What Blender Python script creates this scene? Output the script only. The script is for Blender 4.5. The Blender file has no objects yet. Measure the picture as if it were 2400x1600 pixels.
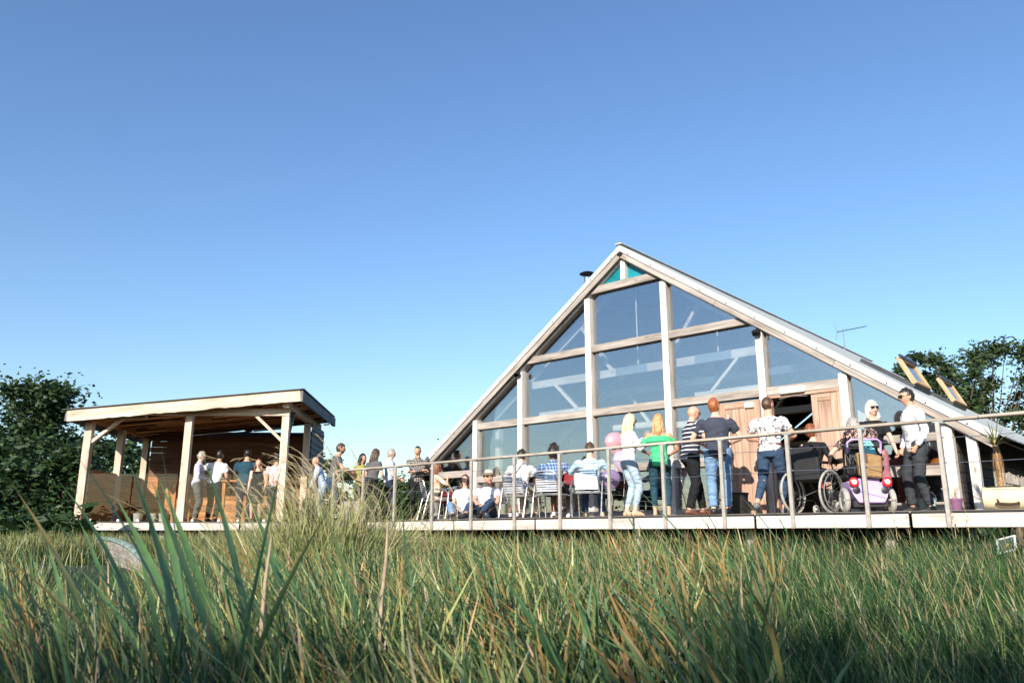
import bpy, bmesh, math, random
import numpy as np
from mathutils import Vector, Matrix, Quaternion, noise as mnoise

# ------------------------------------------------------------------ camera, light, exposure
# World frame: x runs along the glass front of the hall, y into the hall, z = 0 is the deck surface.
scene = bpy.context.scene
HEAD = math.radians(41.7)                       # camera heading, left of +y
CAM = Vector((8.48, -10.86, -0.283))
cam_d = bpy.data.cameras.new("camera")
cam_d.lens = 28.0; cam_d.sensor_width = 36.0
cam_d.clip_start = 0.05; cam_d.clip_end = 6000.0
cam_d.dof.use_dof = True; cam_d.dof.focus_distance = 12.5; cam_d.dof.aperture_fstop = 5.0
cam = bpy.data.objects.new("camera", cam_d)
scene.collection.objects.link(cam)
cam.location = CAM
cam.rotation_euler = (math.radians(90 + 13.61), 0, HEAD)
scene.camera = cam

SUN_ELEV = math.radians(24.0)
SUN_H = Vector((0.337, -0.942))                 # horizontal direction towards the sun
world = bpy.data.worlds.new("World"); scene.world = world; world.use_nodes = True
wn = world.node_tree
sky = wn.nodes.new('ShaderNodeTexSky'); sky.sky_type = 'NISHITA'; sky.sun_disc = False
sky.sun_elevation = SUN_ELEV; sky.sun_rotation = math.atan2(SUN_H.x, SUN_H.y) % (2*math.pi)
sky.altitude = 0.0; sky.air_density = 1.3; sky.dust_density = 0.5; sky.ozone_density = 4.5
bg = wn.nodes['Background']; bg.inputs['Strength'].default_value = 0.114
sat = wn.nodes.new('ShaderNodeHueSaturation'); sat.inputs['Saturation'].default_value = 1.07; sat.inputs['Hue'].default_value = 0.507
wn.links.new(sky.outputs[0], sat.inputs['Color']); wn.links.new(sat.outputs[0], bg.inputs['Color'])
sun_d = bpy.data.lights.new("sun", 'SUN'); sun_d.energy = 5.0; sun_d.angle = math.radians(0.55)
sun_d.color = (1.0, 0.91, 0.79)
sun = bpy.data.objects.new("sun", sun_d); scene.collection.objects.link(sun)
sdir = Vector((SUN_H.x*math.cos(SUN_ELEV), SUN_H.y*math.cos(SUN_ELEV), math.sin(SUN_ELEV)))
sun.rotation_euler = sdir.to_track_quat('Z', 'Y').to_euler(); sun.location = sdir*60
scene.view_settings.view_transform = 'Standard'
scene.view_settings.look = 'None'
scene.view_settings.exposure = 0.78
scene.view_settings.gamma = 1.0
scene.view_settings.use_curve_mapping = False
scene.render.engine = 'CYCLES'
scene.cycles.use_denoising = True
scene.cycles.denoising_prefilter = 'ACCURATE'
scene.cycles.max_bounces = 8; scene.cycles.transparent_max_bounces = 24
scene.cycles.caustics_reflective = False; scene.cycles.caustics_refractive = False

# ------------------------------------------------------------------ helpers
random.seed(7); RNG = np.random.default_rng(7)
COL = scene.collection
WM = {}                                          # world matrix of every object made
def c2w(X, Y, Z=0.0):
    """camera-lateral X, camera-forward Y (metres on the ground) -> world"""
    ch, sh = math.cos(HEAD), math.sin(HEAD)
    return Vector((CAM.x + X*ch - Y*sh, CAM.y + X*sh + Y*ch, Z))
def w2c(x, y):
    ch, sh = math.cos(HEAD), math.sin(HEAD); dx, dy = x-CAM.x, y-CAM.y
    return dx*ch + dy*sh, -dx*sh + dy*ch
def tag(o, label=None, cat=None, group=None, kind=None):
    if label: o['label'] = label
    if cat: o['category'] = cat
    if group: o['group'] = group
    if kind: o['kind'] = kind
    return o
def link(o, M=None, parent=None):
    COL.objects.link(o)
    M = Matrix.Identity(4) if M is None else M
    if parent is not None:
        o.parent = parent
        o.matrix_parent_inverse = WM[parent.name].inverted()
    o.matrix_basis = M
    WM[o.name] = M
    return o
def thing(name, loc, rz=0.0, label=None, cat=None, group=None, kind=None):
    o = bpy.data.objects.new(name, None); o.empty_display_size = 0.2
    link(o, Matrix.Translation(Vector(loc)) @ Matrix.Rotation(rz, 4, 'Z'))
    return tag(o, label, cat, group, kind)
def mesh_from(name, V, F, smooth=False, mats=None, mi=None):
    me = bpy.data.meshes.new(name)
    me.from_pydata([tuple(v) for v in V], [], F)
    if mats:
        for m in (mats if isinstance(mats, (list, tuple)) else [mats]): me.materials.append(m)
    if mi is not None: me.polygons.foreach_set('material_index', mi)
    if smooth: me.polygons.foreach_set('use_smooth', [True]*len(me.polygons))
    me.update()
    return me
class MB:
    """collects simple closed shapes; build() links them as ONE mesh object"""
    def __init__(s): s.V = []; s.F = []; s.MI = []; s.cur = 0
    def add(s, V, F):
        n = len(s.V); s.V += [Vector(v) for v in V]; s.F += [tuple(i+n for i in f) for f in F]; s.MI += [s.cur]*len(F)
    def box(s, c, d, R=None):
        x, y, z = d[0]/2, d[1]/2, d[2]/2; c = Vector(c)
        P = [Vector(p) for p in ((-x,-y,-z),(x,-y,-z),(x,y,-z),(-x,y,-z),(-x,-y,z),(x,-y,z),(x,y,z),(-x,y,z))]
        if R is not None: P = [R @ p for p in P]
        s.add([c+p for p in P], [(0,3,2,1),(4,5,6,7),(0,1,5,4),(1,2,6,5),(2,3,7,6),(3,0,4,7)])
    def tube(s, pts, radii, seg=8, ref=None, caps=True, flat=None):
        """rings along a path; radii scalar or (a,b) per point, a along ref direction"""
        pts = [Vector(p) for p in pts]; n = len(pts)
        if not isinstance(radii, (list, tuple)) or (len(radii) == 2 and n != 2 and not isinstance(radii[0], (list, tuple))): radii = [radii]*n
        V = []; prev = None
        for i, p in enumerate(pts):
            t = (pts[min(i+1, n-1)]-pts[max(i-1, 0)])
            if t.length < 1e-9: t = Vector((0,0,1))
            t.normalize()
            if prev is None:
                r0 = Vector(ref) if ref is not None else (Vector((1,0,0)) if abs(t.x) < .9 else Vector((0,1,0)))
            else: r0 = prev
            a = r0 - t*r0.dot(t)
            if a.length < 1e-6: a = t.orthogonal()
            a.normalize(); b = t.cross(a); prev = a
            r = radii[i]; ra, rb = r if isinstance(r, (list, tuple)) else (r, r)
            for k in range(seg):
                th = 2*math.pi*k/seg
                V.append(p + a*(ra*math.cos(th)) + b*(rb*math.sin(th)))
        F = []
        for i in range(n-1):
            for k in range(seg):
                k2 = (k+1) % seg
                F.append((i*seg+k, i*seg+k2, (i+1)*seg+k2, (i+1)*seg+k))
        if caps:
            F.append(tuple(reversed(range(seg)))); F.append(tuple(range((n-1)*seg, n*seg)))
        s.add(V, F)
    def lathe(s, prof, seg=16, c=(0,0,0), R=None):
        """profile [(r,z)...] spun about z, closed at both ends"""
        c = Vector(c); V = []
        for r, z in prof:
            for k in range(seg):
                a = 2*math.pi*k/seg; p = Vector((r*math.cos(a), r*math.sin(a), z))
                V.append(c + (R @ p if R is not None else p))
        F = []
        for i in range(len(prof)-1):
            for k in range(seg):
                k2 = (k+1) % seg
                F.append((i*seg+k, i*seg+k2, (i+1)*seg+k2, (i+1)*seg+k))
        F.append(tuple(reversed(range(seg)))); F.append(tuple(range((len(prof)-1)*seg, len(prof)*seg)))
        s.add(V, F)
    def ell(s, c, r, nu=14, nv=9, R=None):
        c = Vector(c); V = []; F = []
        for j in range(nv+1):
            ph = math.pi*j/nv
            for k in range(nu):
                th = 2*math.pi*k/nu
                p = Vector((r[0]*math.sin(ph)*math.cos(th), r[1]*math.sin(ph)*math.sin(th), r[2]*math.cos(ph)))
                V.append(c + (R @ p if R is not None else p))
        for j in range(nv):
            for k in range(nu):
                k2 = (k+1) % nu
                F.append((j*nu+k, (j+1)*nu+k, (j+1)*nu+k2, j*nu+k2))
        s.add(V, F)
    def prism(s, poly, y0, y1):
        """polygon of (x,z) points extruded along y"""
        n = len(poly); V = [(x, y0, z) for x, z in poly] + [(x, y1, z) for x, z in poly]
        F = [tuple(range(n)), tuple(reversed(range(n, 2*n)))] + [(i, i+n, (i+1) % n + n, (i+1) % n) for i in range(n)]
        s.add(V, F)
    def build(s, name, mat, parent=None, smooth=False, M=None, bevel=0.0):
        me = mesh_from(name, s.V, s.F, False, mat, s.MI)
        bm = bmesh.new(); bm.from_mesh(me)
        bmesh.ops.remove_doubles(bm, verts=bm.verts, dist=1e-6)
        bmesh.ops.recalc_face_normals(bm, faces=bm.faces)
        if bevel: bmesh.ops.bevel(bm, geom=bm.edges[:], offset=bevel, segments=1, affect='EDGES')
        bm.to_mesh(me); bm.free()
        if smooth:
            me.polygons.foreach_set('use_smooth', [True]*len(me.polygons))
            if smooth != 'all': me.set_sharp_from_angle(angle=math.radians(40))
        o = bpy.data.objects.new(name, me)
        if M is None and parent is not None: M = WM[parent.name]      # local coordinates of the parent
        return link(o, M, parent)
BOX = {}
def box_mesh(l, w, h, mat, bevel=.006):
    key = (round(l, 3), round(w, 3), round(h, 3), mat.name, bevel)
    if key not in BOX:
        m = MB(); m.box((0,0,0), (l, w, h))
        me = mesh_from('timber', m.V, m.F, False, mat)
        if bevel:
            bm = bmesh.new(); bm.from_mesh(me)
            bmesh.ops.bevel(bm, geom=bm.edges[:], offset=min(bevel, .3*min(l, w, h)), segments=1, affect='EDGES')
            bm.to_mesh(me); bm.free()
        BOX[key] = me
    return BOX[key]
def beam(name, p0, p1, w, h, mat, parent=None, up=(0,0,1), bevel=.006):
    """timber from p0 to p1, w across, h along 'up'; local x is the grain"""
    p0, p1 = Vector(p0), Vector(p1); d = p1-p0; L = d.length; x = d/L
    u = Vector(up); z = u - x*u.dot(x)
    if z.length < 1e-5: z = Vector((0,1,0)) - x*x.y
    z.normalize(); y = z.cross(x)
    R = Matrix((x, y, z)).transposed().to_4x4()
    o = bpy.data.objects.new(name, box_mesh(L, w, h, mat, bevel))
    return link(o, Matrix.Translation((p0+p1)/2) @ R, parent)
def copy_tree(o, M, label=None):
    """copy a thing with its parts and sub-parts; M moves the copy's root"""
    r = o.copy(); COL.objects.link(r); r.matrix_basis = M; WM[r.name] = M
    if label: r['label'] = label
    D = M @ WM[o.name].inverted()
    for ch in [c for c in COL.objects if c.parent == o]:
        c = ch.copy(); COL.objects.link(c); c.parent = r; WM[c.name] = D @ WM[ch.name]
        for g in [c2 for c2 in COL.objects if c2.parent == ch]:
            d = g.copy(); COL.objects.link(d); d.parent = c; WM[d.name] = D @ WM[g.name]
    return r

# ------------------------------------------------------------------ materials
MATS = {}
def nodes_of(name):
    m = bpy.data.materials.new(name); m.use_nodes = True
    nt = m.node_tree; b = nt.nodes['Principled BSDF']; MATS[name] = m
    return m, nt, b
def N(nt, t, **kw):
    n = nt.nodes.new(t)
    for k, v in kw.items():
        if k in n.inputs.keys(): n.inputs[k].default_value = v
        else: setattr(n, k, v)
    return n
def ramp(nt, fac, stops):
    r = nt.nodes.new('ShaderNodeValToRGB'); cr = r.color_ramp
    while len(cr.elements) < len(stops): cr.elements.new(.5)
    for e, (p, c) in zip(cr.elements, stops): e.position = p; e.color = (*c, 1)
    nt.links.new(fac, r.inputs['Fac']); return r
def bump(nt, h, b, strength=.3, dist=.01):
    n = N(nt, 'ShaderNodeBump'); n.inputs['Strength'].default_value = strength; n.inputs['Distance'].default_value = dist
    nt.links.new(h, n.inputs['Height']); nt.links.new(n.outputs[0], b.inputs['Normal'])
def plain(name, col, rough=.6, metal=0.0, noise=.12, scale=6.0, bmp=0.0, spec=.5):
    m, nt, b = nodes_of(name)
    tc = N(nt, 'ShaderNodeTexCoord'); nz = N(nt, 'ShaderNodeTexNoise'); nz.inputs['Scale'].default_value = scale; nz.inputs['Detail'].default_value = 5
    nt.links.new(tc.outputs['Object'], nz.inputs['Vector'])
    lo = tuple(max(0, c*(1-noise*2)) for c in col); hi = tuple(min(1, c*(1+noise)) for c in col)
    r = ramp(nt, nz.outputs['Fac'], [(.3, lo), (.7, hi)])
    nt.links.new(r.outputs[0], b.inputs['Base Color'])
    b.inputs['Roughness'].default_value = rough; b.inputs['Metallic'].default_value = metal
    b.inputs['Specular IOR Level'].default_value = spec
    if bmp: bump(nt, nz.outputs['Fac'], b, bmp, .01)
    return m
def wood(name, light, dark, rough=.75, knots=.75, grain=(1.6, 26, 26), stain=None, tint=.16):
    m, nt, b = nodes_of(name)
    tc = N(nt, 'ShaderNodeTexCoord'); oi = N(nt, 'ShaderNodeObjectInfo')
    ad = N(nt, 'ShaderNodeVectorMath', operation='ADD'); sc_ = N(nt, 'ShaderNodeVectorMath', operation='SCALE')
    cb = N(nt, 'ShaderNodeCombineXYZ')
    for i in range(3): nt.links.new(oi.outputs['Random'], cb.inputs[i])
    nt.links.new(cb.outputs[0], sc_.inputs[0]); sc_.inputs['Scale'].default_value = 37.0
    nt.links.new(tc.outputs['Object'], ad.inputs[0]); nt.links.new(sc_.outputs[0], ad.inputs[1])
    mp = N(nt, 'ShaderNodeMapping'); mp.inputs['Scale'].default_value = grain
    nt.links.new(ad.outputs[0], mp.inputs['Vector'])
    g = N(nt, 'ShaderNodeTexNoise'); g.inputs['Scale'].default_value = 1.0; g.inputs['Detail'].default_value = 7; g.inputs['Distortion'].default_value = .6
    nt.links.new(mp.outputs[0], g.inputs['Vector'])
    r = ramp(nt, g.outputs['Fac'], [(.30, dark), (.62, light)])
    # broad blotches along the board
    mp2 = N(nt, 'ShaderNodeMapping'); mp2.inputs['Scale'].default_value = (1.1, 5, 5); nt.links.new(ad.outputs[0], mp2.inputs['Vector'])
    g2 = N(nt, 'ShaderNodeTexNoise'); g2.inputs['Scale'].default_value = 1.3; g2.inputs['Detail'].default_value = 4; nt.links.new(mp2.outputs[0], g2.inputs['Vector'])
    r2 = ramp(nt, g2.outputs['Fac'], [(.35, (.62, .60, .58)), (.62, (1, 1, 1))])
    mx = N(nt, 'ShaderNodeMix', data_type='RGBA', blend_type='MULTIPLY'); mx.inputs[0].default_value = .8
    nt.links.new(r.outputs[0], mx.inputs[6]); nt.links.new(r2.outputs[0], mx.inputs[7])
    out = mx.outputs[2]
    if knots:
        mp3 = N(nt, 'ShaderNodeMapping'); mp3.inputs['Scale'].default_value = (2.2, 7, 7); nt.links.new(ad.outputs[0], mp3.inputs['Vector'])
        vo = N(nt, 'ShaderNodeTexVoronoi'); vo.inputs['Scale'].default_value = 1.0; nt.links.new(mp3.outputs[0], vo.inputs['Vector'])
        kr = ramp(nt, vo.outputs['Distance'], [(.05, (.42, .27, .17)), (.15, (1, 1, 1))])
        mk = N(nt, 'ShaderNodeMix', data_type='RGBA', blend_type='MULTIPLY'); mk.inputs[0].default_value = knots
        nt.links.new(out, mk.inputs[6]); nt.links.new(kr.outputs[0], mk.inputs[7]); out = mk.outputs[2]
    hv = N(nt, 'ShaderNodeHueSaturation')
    mr = N(nt, 'ShaderNodeMapRange'); mr.inputs['To Min'].default_value = 1-tint; mr.inputs['To Max'].default_value = 1+tint*.5
    nt.links.new(oi.outputs['Random'], mr.inputs['Value']); nt.links.new(mr.outputs[0], hv.inputs['Value'])
    nt.links.new(out, hv.inputs['Color']); nt.links.new(hv.outputs[0], b.inputs['Base Color'])
    b.inputs['Roughness'].default_value = rough; b.inputs['Specular IOR Level'].default_value = .25
    bump(nt, g.outputs['Fac'], b, .35, .006)
    return m
wood('wood_pale', (.80, .765, .73), (.64, .60, .56))
wood('wood_grey', (.44, .395, .355), (.25, .22, .20))
wood('wood_fresh', (.72, .58, .46), (.58, .44, .34), knots=.6)
wood('wood_fascia', (.74, .67, .61), (.56, .49, .44), knots=.3)
wood('wood_cedar', (.50, .23, .09), (.28, .11, .045), tint=.35)
wood('wood_orange', (.74, .40, .17), (.56, .26, .09), tint=.3)
wood('wood_brown', (.16, .075, .04), (.08, .038, .022), tint=.3)
wood('wood_door', (.52, .35, .26), (.33, .20, .14), knots=.3)
wood('wood_deck', (.42, .37, .31), (.27, .23, .19))
wood('wood_siding', (.19, .215, .225), (.09, .105, .11), tint=.25, knots=.3)
wood('wood_dark', (.075, .06, .055), (.03, .026, .024), tint=.3)
wood('wood_rail', (.52, .46, .39), (.34, .295, .25))
wood('wood_velux', (.66, .46, .28), (.52, .33, .18), knots=.2)
wood('wood_boat', (.42, .40, .36), (.22, .20, .18), knots=0)
plain('metal_flash', (.56, .57, .56), .45, .15, .06, 3)
plain('roof_metal', (.36, .39, .39), .5, .25, .1, 2)
plain('roof_dark', (.055, .06, .065), .5, .4, .15, 3)
plain('black_metal', (.02, .02, .022), .45, .5)
plain('black_plastic', (.018, .018, .02), .5)
plain('black_rubber', (.022, .022, .024), .85)
plain('steel', (.55, .55, .54), .28, .9, .08)
plain('aluminium', (.52, .53, .54), .42, .75, .08, 20)
plain('white_paint', (.78, .78, .76), .5, 0, .05)
plain('rail_post', (.37, .345, .31), .5, .2, .1, 9)
plain('plaster_dark', (.26, .22, .19), .9)
plain('floor_inside', (.16, .10, .06), .6)
plain('ground_soil', (.035, .034, .020), .95, 0, .35, 1.3, .6)
plain('plastic_purple', (.46, .33, .62), .35, 0, .04)
plain('red_lens', (.55, .02, .02), .2)
def glass_mat(name, refl, tintc, rough=0.0, gl=(1,1,1)):
    m = bpy.data.materials.new(name); m.use_nodes = True; nt = m.node_tree; nt.nodes.clear(); MATS[name] = m
    out = N(nt, 'ShaderNodeOutputMaterial'); mx = N(nt, 'ShaderNodeMixShader')
    tr = N(nt, 'ShaderNodeBsdfTransparent'); tr.inputs['Color'].default_value = (*tintc, 1)
    g = N(nt, 'ShaderNodeBsdfGlossy'); g.inputs['Roughness'].default_value = rough; g.inputs['Color'].default_value = (*gl, 1)
    lw = N(nt, 'ShaderNodeFresnel'); lw.inputs['IOR'].default_value = 1.45
    mr = N(nt, 'ShaderNodeMapRange'); mr.inputs['To Min'].default_value = refl; mr.inputs['To Max'].default_value = .95
    tc = N(nt, 'ShaderNodeTexCoord'); nz = N(nt, 'ShaderNodeTexNoise'); nz.inputs['Scale'].default_value = 1.4; nz.inputs['Detail'].default_value = 1
    bp = N(nt, 'ShaderNodeBump'); bp.inputs['Strength'].default_value = .012; bp.inputs['Distance'].default_value = .02
    nt.links.new(tc.outputs['Object'], nz.inputs['Vector']); nt.links.new(nz.outputs['Fac'], bp.inputs['Height']); nt.links.new(bp.outputs[0], g.inputs['Normal'])
    nt.links.new(lw.outputs[0], mr.inputs['Value']); nt.links.new(mr.outputs[0], mx.inputs[0])
    nt.links.new(tr.outputs[0], mx.inputs[1]); nt.links.new(g.outputs[0], mx.inputs[2]); nt.links.new(mx.outputs[0], out.inputs['Surface'])
    return m
glass_mat('glass', .23, (.93, .95, .95))
plain('glass_teal', (.012, .20, .25), .06, 0, .25, 1.5)
glass_mat('glass_clear', .0, (.96, .97, .965), gl=(.5, .5, .5))
M_ = MATS
# ------------------------------------------------------------------ ground
def gz(X, Y):
    """ground height below the deck, camera-lateral X and forward Y"""
    z = -1.12 + .034*np.clip(Y, 0, 10)
    z = z - .30*np.exp(-(((X+3.2)/3.0)**2 + ((Y-9.5)/5.0)**2))          # wet hollow under the reeds
    z = z + .10*np.clip((X-1.0)/5.0, 0, 1)
    z = z + .03*np.sin(X*1.3+.7)*np.sin(Y*.9)
    far = np.clip((np.hypot(X, Y)-35)/60, 0, 1)
    return z*(1-far) + -1.0*far
g1 = np.concatenate([-np.geomspace(2500, 26, 14), np.linspace(-25, 25, 90), np.geomspace(26, 2500, 14)])
GX, GY = np.meshgrid(g1, g1)
GZ = gz(GX, GY)
V = [c2w(x, y, z) for x, y, z in zip(GX.ravel(), GY.ravel(), GZ.ravel())]
n = len(g1)
F = [(j*n+i, j*n+i+1, (j+1)*n+i+1, (j+1)*n+i) for j in range(n-1) for i in range(n-1)]
ground = bpy.data.objects.new('ground', mesh_from('ground', V, F, True, M_['ground_soil']))
link(ground); tag(ground, kind='structure')

# ------------------------------------------------------------------ deck
deck = thing('deck', (0, 0, 0), kind='structure')
DX0, DX1 = -8.6, 9.6
def deck_boards(x0, x1, y0, y1, w=.145, gap=.006):
    y = y0; row = 0
    while y < y1-.02:
        x = x0 - (row % 3)*1.1
        while x < x1:
            a, b = max(x, x0), min(x+3.6, x1)
            if b-a > .1: beam('deck_board', (a+.003, y+w/2, -.014), (b-.003, y+w/2, -.014), w-gap, .028, M_['wood_deck'], deck, bevel=.004)
            x += 3.6
        y += w; row += 1
deck_boards(DX0, DX1, -.09, 1.99)
# fascia in lengths with open joints, black edge strip above it
xs = [DX0, -6.6, -4.6, -2.55, -.55, 1.45, 3.45, 5.47, 7.4, DX1]
for a, b in zip(xs[:-1], xs[1:]):
    beam('fascia_board', (a+.02, -.118, -.118), (b-.02, -.118, -.118), .04, .165, M_['wood_fascia'], deck)
    beam('edge_strip', (a+.02, -.122, -.017), (b-.02, -.122, -.017), .05, .022, M_['black_plastic'], deck, bevel=.003)
for x in np.arange(DX0+.3, DX1, .6):
    beam('joist', (x, -.09, -.11), (x, 1.99, -.11), .05, .15, M_['wood_grey'], deck, bevel=0)
for x in np.arange(DX0+.4, DX1, 1.9):
    for y in (.25, 1.7):
        beam('pier', (x, y, -1.6), (x, y, -.19), .11, .11, M_['wood_grey'], deck, up=(0,1,0))

# ------------------------------------------------------------------ railing
rail = thing('railing', (0, -.06, 0), label='long deck railing with weathered plank handrail, pale posts and steel cables', cat='railing')
px_ = [-6.3+ -.02] + [x for x in (-5.27, -4.24, -3.12, -2.06, -.99, .03, 1.04, 2.04, 3.01, 4.01, 4.99, 5.91, 6.9, 7.9, 8.9)]
hx = [-6.32, -3.9, -1.3, 1.25, 3.75, 6.35, 9.3]
for a, b in zip(hx[:-1], hx[1:]):
    beam('handrail', (a+.003, -.075, 1.082), (b-.003, -.075, 1.082), .14, .036, M_['wood_rail'], rail)
for x in px_:
    p = beam('post', (x, -.168, -.205), (x, -.168, 1.045), .05, .05, M_['rail_post'], rail, up=(0,1,0), bevel=.004)
    beam('saddle', (x-.06, -.1, 1.056), (x+.06, -.1, 1.056), .12, .014, M_['steel'], p, bevel=0)
    for z in (.56, .86):
        m = MB(); m.lathe([(.009, 0), (.009, .022), (.005, .03)], 8, (x+.031, -.168, z), Matrix.Rotation(math.pi/2, 3, 'Y'))
        m.build('cable_ferrule', M_['steel'], p, M=Matrix.Identity(4))
for z in (.56, .86):
    m = MB(); xs_ = np.linspace(px_[0], 9.2, 34)
    m.tube([(x, -.168, z - .012*abs(math.sin(math.pi*(x-.03)))) for x in xs_], .0042, 6)
    m.build('cable', M_['steel'], rail, smooth=True, M=Matrix.Identity(4))

# ------------------------------------------------------------------ hall
FY = 2.0                                             # outer face of the glass front
hall = thing('hall', (0, FY, 0), label='tall timber framed gable hall with glass front above the deck', cat='building')
SL = 4.01/5.75; AP = 5.38; HW = 6.15          # roof half width
def rake(x): return AP - SL*abs(x)
PX = [-5.5, -4.1, -2.75, -.9, .9, 2.75, 4.1, 5.5]
PW, PD = .135, .17
wp, wg = M_['wood_pale'], M_['wood_grey']
for x in PX:
    top = rake(abs(x)+PW/2) - .245
    beam('post', (x, FY+PD/2-.012, 0.0), (x, FY+PD/2-.012, top), PD, PW, wp, hall, up=(1,0,0))
# king post under the apex
beam('king_post', (0, FY+PD/2, 4.69), (0, FY+PD/2, AP-.235), PD, .115, wp, hall, up=(1,0,0))
def hbeam(x0, x1, zc, h=.145, mat=wg, d=.13, name='beam', y=None):
    beam(name, (x0, (FY if y is None else y)+.012+d/2, zc), (x1, (FY if y is None else y)+.012+d/2, zc), d, h, mat, hall)
hp = PW/2+.002
strips = list(zip(PX[:-1], PX[1:]))
HB = {i: [] for i in range(7)}                      # beams (zc, h) of every strip, bottom to top
HB[0] = [(.08, .15), (.60, .10), (1.05, .15)]
HB[1] = [(.08, .15), (.90, .14), (2.08, .145)]
HB[2] = [(.08, .15), (.96, .15), (2.08, .145), (3.385, .145)]
HB[3] = [(.08, .15), (.96, .15), (2.08, .145), (3.385, .145), (4.615, .15)]
HB[4] = [(.08, .15), (.96, .15), (2.08, .145), (3.385, .145)]
HB[5] = [(2.08, .145)]
HB[6] = [(.09, .17), (.63, .15), (1.12, .12)]
for i, (a, b) in enumerate(strips):
    for zc, h in HB[i]: hbeam(a+hp, b-hp, zc, h)
    # the highest cell ends under the rake, lower cells between beams
    cuts = [0.0] + [zc for zc, h in HB[i]] + [None]
    hs = [0.0] + [h for zc, h in HB[i]] + [0]
    for k in range(len(cuts)-1):
        z0 = cuts[k] + hs[k]/2 - .01
        if k == 0 or (i == 5 and k == 0): continue
        x0, x1 = a+.04, b-.04
        if cuts[k+1] is not None:
            z1 = cuts[k+1] - hs[k+1]/2 + .01
            if rake(max(abs(x0), abs(x1))) - .2 < z1: 
                poly = [(x0, z0), (x1, z0), (x1, min(z1, rake(x1)-.2)), (x0, min(z1, rake(x0)-.2))]
            else: poly = [(x0, z0), (x1, z0), (x1, z1), (x0, z1)]
        else:
            poly = [(x0, z0), (x1, z0)]
            if rake(x1)-.2 > z0+.02: poly.append((x1, rake(x1)-.2))
            elif True:
                xx = (AP-.2-z0)/SL; poly[1] = (xx, z0)
            if x0*x1 < 0: poly.append((0, AP-.2))
            if rake(x0)-.2 > z0+.02: poly.append((x0, rake(x0)-.2))
            else:
                xx = -(AP-.2-z0)/SL; poly[0] = (xx, z0)
        teal = (i == 3 and k == len(cuts)-2)
        m = MB(); yy = FY+.105
        m.prism(poly, yy, yy+.012)
        m.build('glass_pane', M_['glass_teal'] if teal else M_['glass'], hall, M=Matrix.Identity(4))
# rakes: weathered barge board with light metal verge above, in lengths
for s in (-1, 1):
    d = Vector((s*1, 0, -SL)).normalized(); up = Vector((s*SL, 0, 1)).normalized()
    Ltot = HW*math.hypot(5.75, 4.01)/5.75
    cuts = [0.0, 2.55, 5.0, Ltot+.05] if s > 0 else [0.0, 2.2, 4.7, Ltot+.02]
    for a, b in zip(cuts[:-1], cuts[1:]):
        p0 = Vector((0, FY-.06, AP)) + d*a - up*.155; p1 = Vector((0, FY-.06, AP)) + d*b - up*.155
        beam('barge_board', p0+d*.0015, p1-d*.0015, .04, .105, wg, hall, up=up)
    for a, b in ((.0, .45), (.45, 2.6), (2.6, 4.6), (4.6, 6.4), (6.4, Ltot+.03)):
        lift = .003 if a == 0 else 0
        p0 = Vector((0, FY-.075, AP)) + d*a - up*(.048-lift); p1 = Vector((0, FY-.075, AP)) + d*b - up*(.048-lift)
        beam('verge_flashing', p0+d*.001, p1-d*.001, .055, .10, M_['metal_flash'], hall, up=up, bevel=.004)
    # inner rafter of the glass front
    p0 = Vector((0, FY+.10, AP)) + d*.12 - up*.165; p1 = Vector((0, FY+.10, AP)) + d*(Ltot-.35) - up*.165
    beam('rafter', p0, p1, .15, .125, wp, hall, up=up)
# bolts on the verge
for s in (-1, 1):
    d = Vector((s*1, 0, -SL)).normalized(); up = Vector((s*SL, 0, 1)).normalized()
    for t in np.arange(.3, 7.3, .62):
        p = Vector((0, FY-.104, AP)) + d*t - up*.07
        m = MB(); m.lathe([(.013, 0), (.013, .006), (.006, .012)], 8, p, Matrix.Rotation(math.pi/2, 3, 'X'))
        m.build('bolt', M_['black_metal'], hall, M=Matrix.Identity(4))
# corrugated roof: sheets side by side, ridges running down the slope
DEPTH = 15.0
def roof_sheet_mesh(wid, length, amp=.011, per=.1, mat=None):
    n = int(wid/per*6)+1; V = []; F = []
    for k in range(n):
        y = wid*k/(n-1); h = amp*math.sin(2*math.pi*y/per)
        for t, dz in ((0, 0), (length, 0), (0, -.012), (length, -.012)): V.append((t, y, h+dz))
    for k in range(n-1):
        a = 4*k; b = a+4
        F += [(a, a+1, b+1, b), (a+2, b+2, b+3, a+3), (a, b, b+2, a+2), (a+1, a+3, b+3, b+1)]
    F += [(0, 2, 3, 1), (4*n-4, 4*n-3, 4*n-1, 4*n-2)]
    return mesh_from('roof_sheet', V, F, False, mat)
Lr = HW*math.hypot(5.75, 4.01)/5.75 + .10
rs = roof_sheet_mesh(.995, Lr, mat=M_['roof_metal'])
for s in (-1, 1):
    for k in range(int(DEPTH)):
        o = bpy.data.objects.new('roof_sheet', rs)
        xax = Vector((s, 0, -SL)).normalized(); zax = Vector((s*SL, 0, 1)).normalized(); yax = zax.cross(xax)
        R = Matrix((xax, yax, zax)).transposed().to_4x4()
        y0 = FY-.05 + k + (0 if yax.y > 0 else .995)
        link(o, Matrix.Translation(Vector((0, y0, AP+.012)) + zax*.004*(k % 2)) @ R, hall)
beam('ridge_cap', (-.02, FY-.1, AP+.045), (-.02, FY+DEPTH, AP+.045), .16, .025, M_['metal_flash'], hall)
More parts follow.
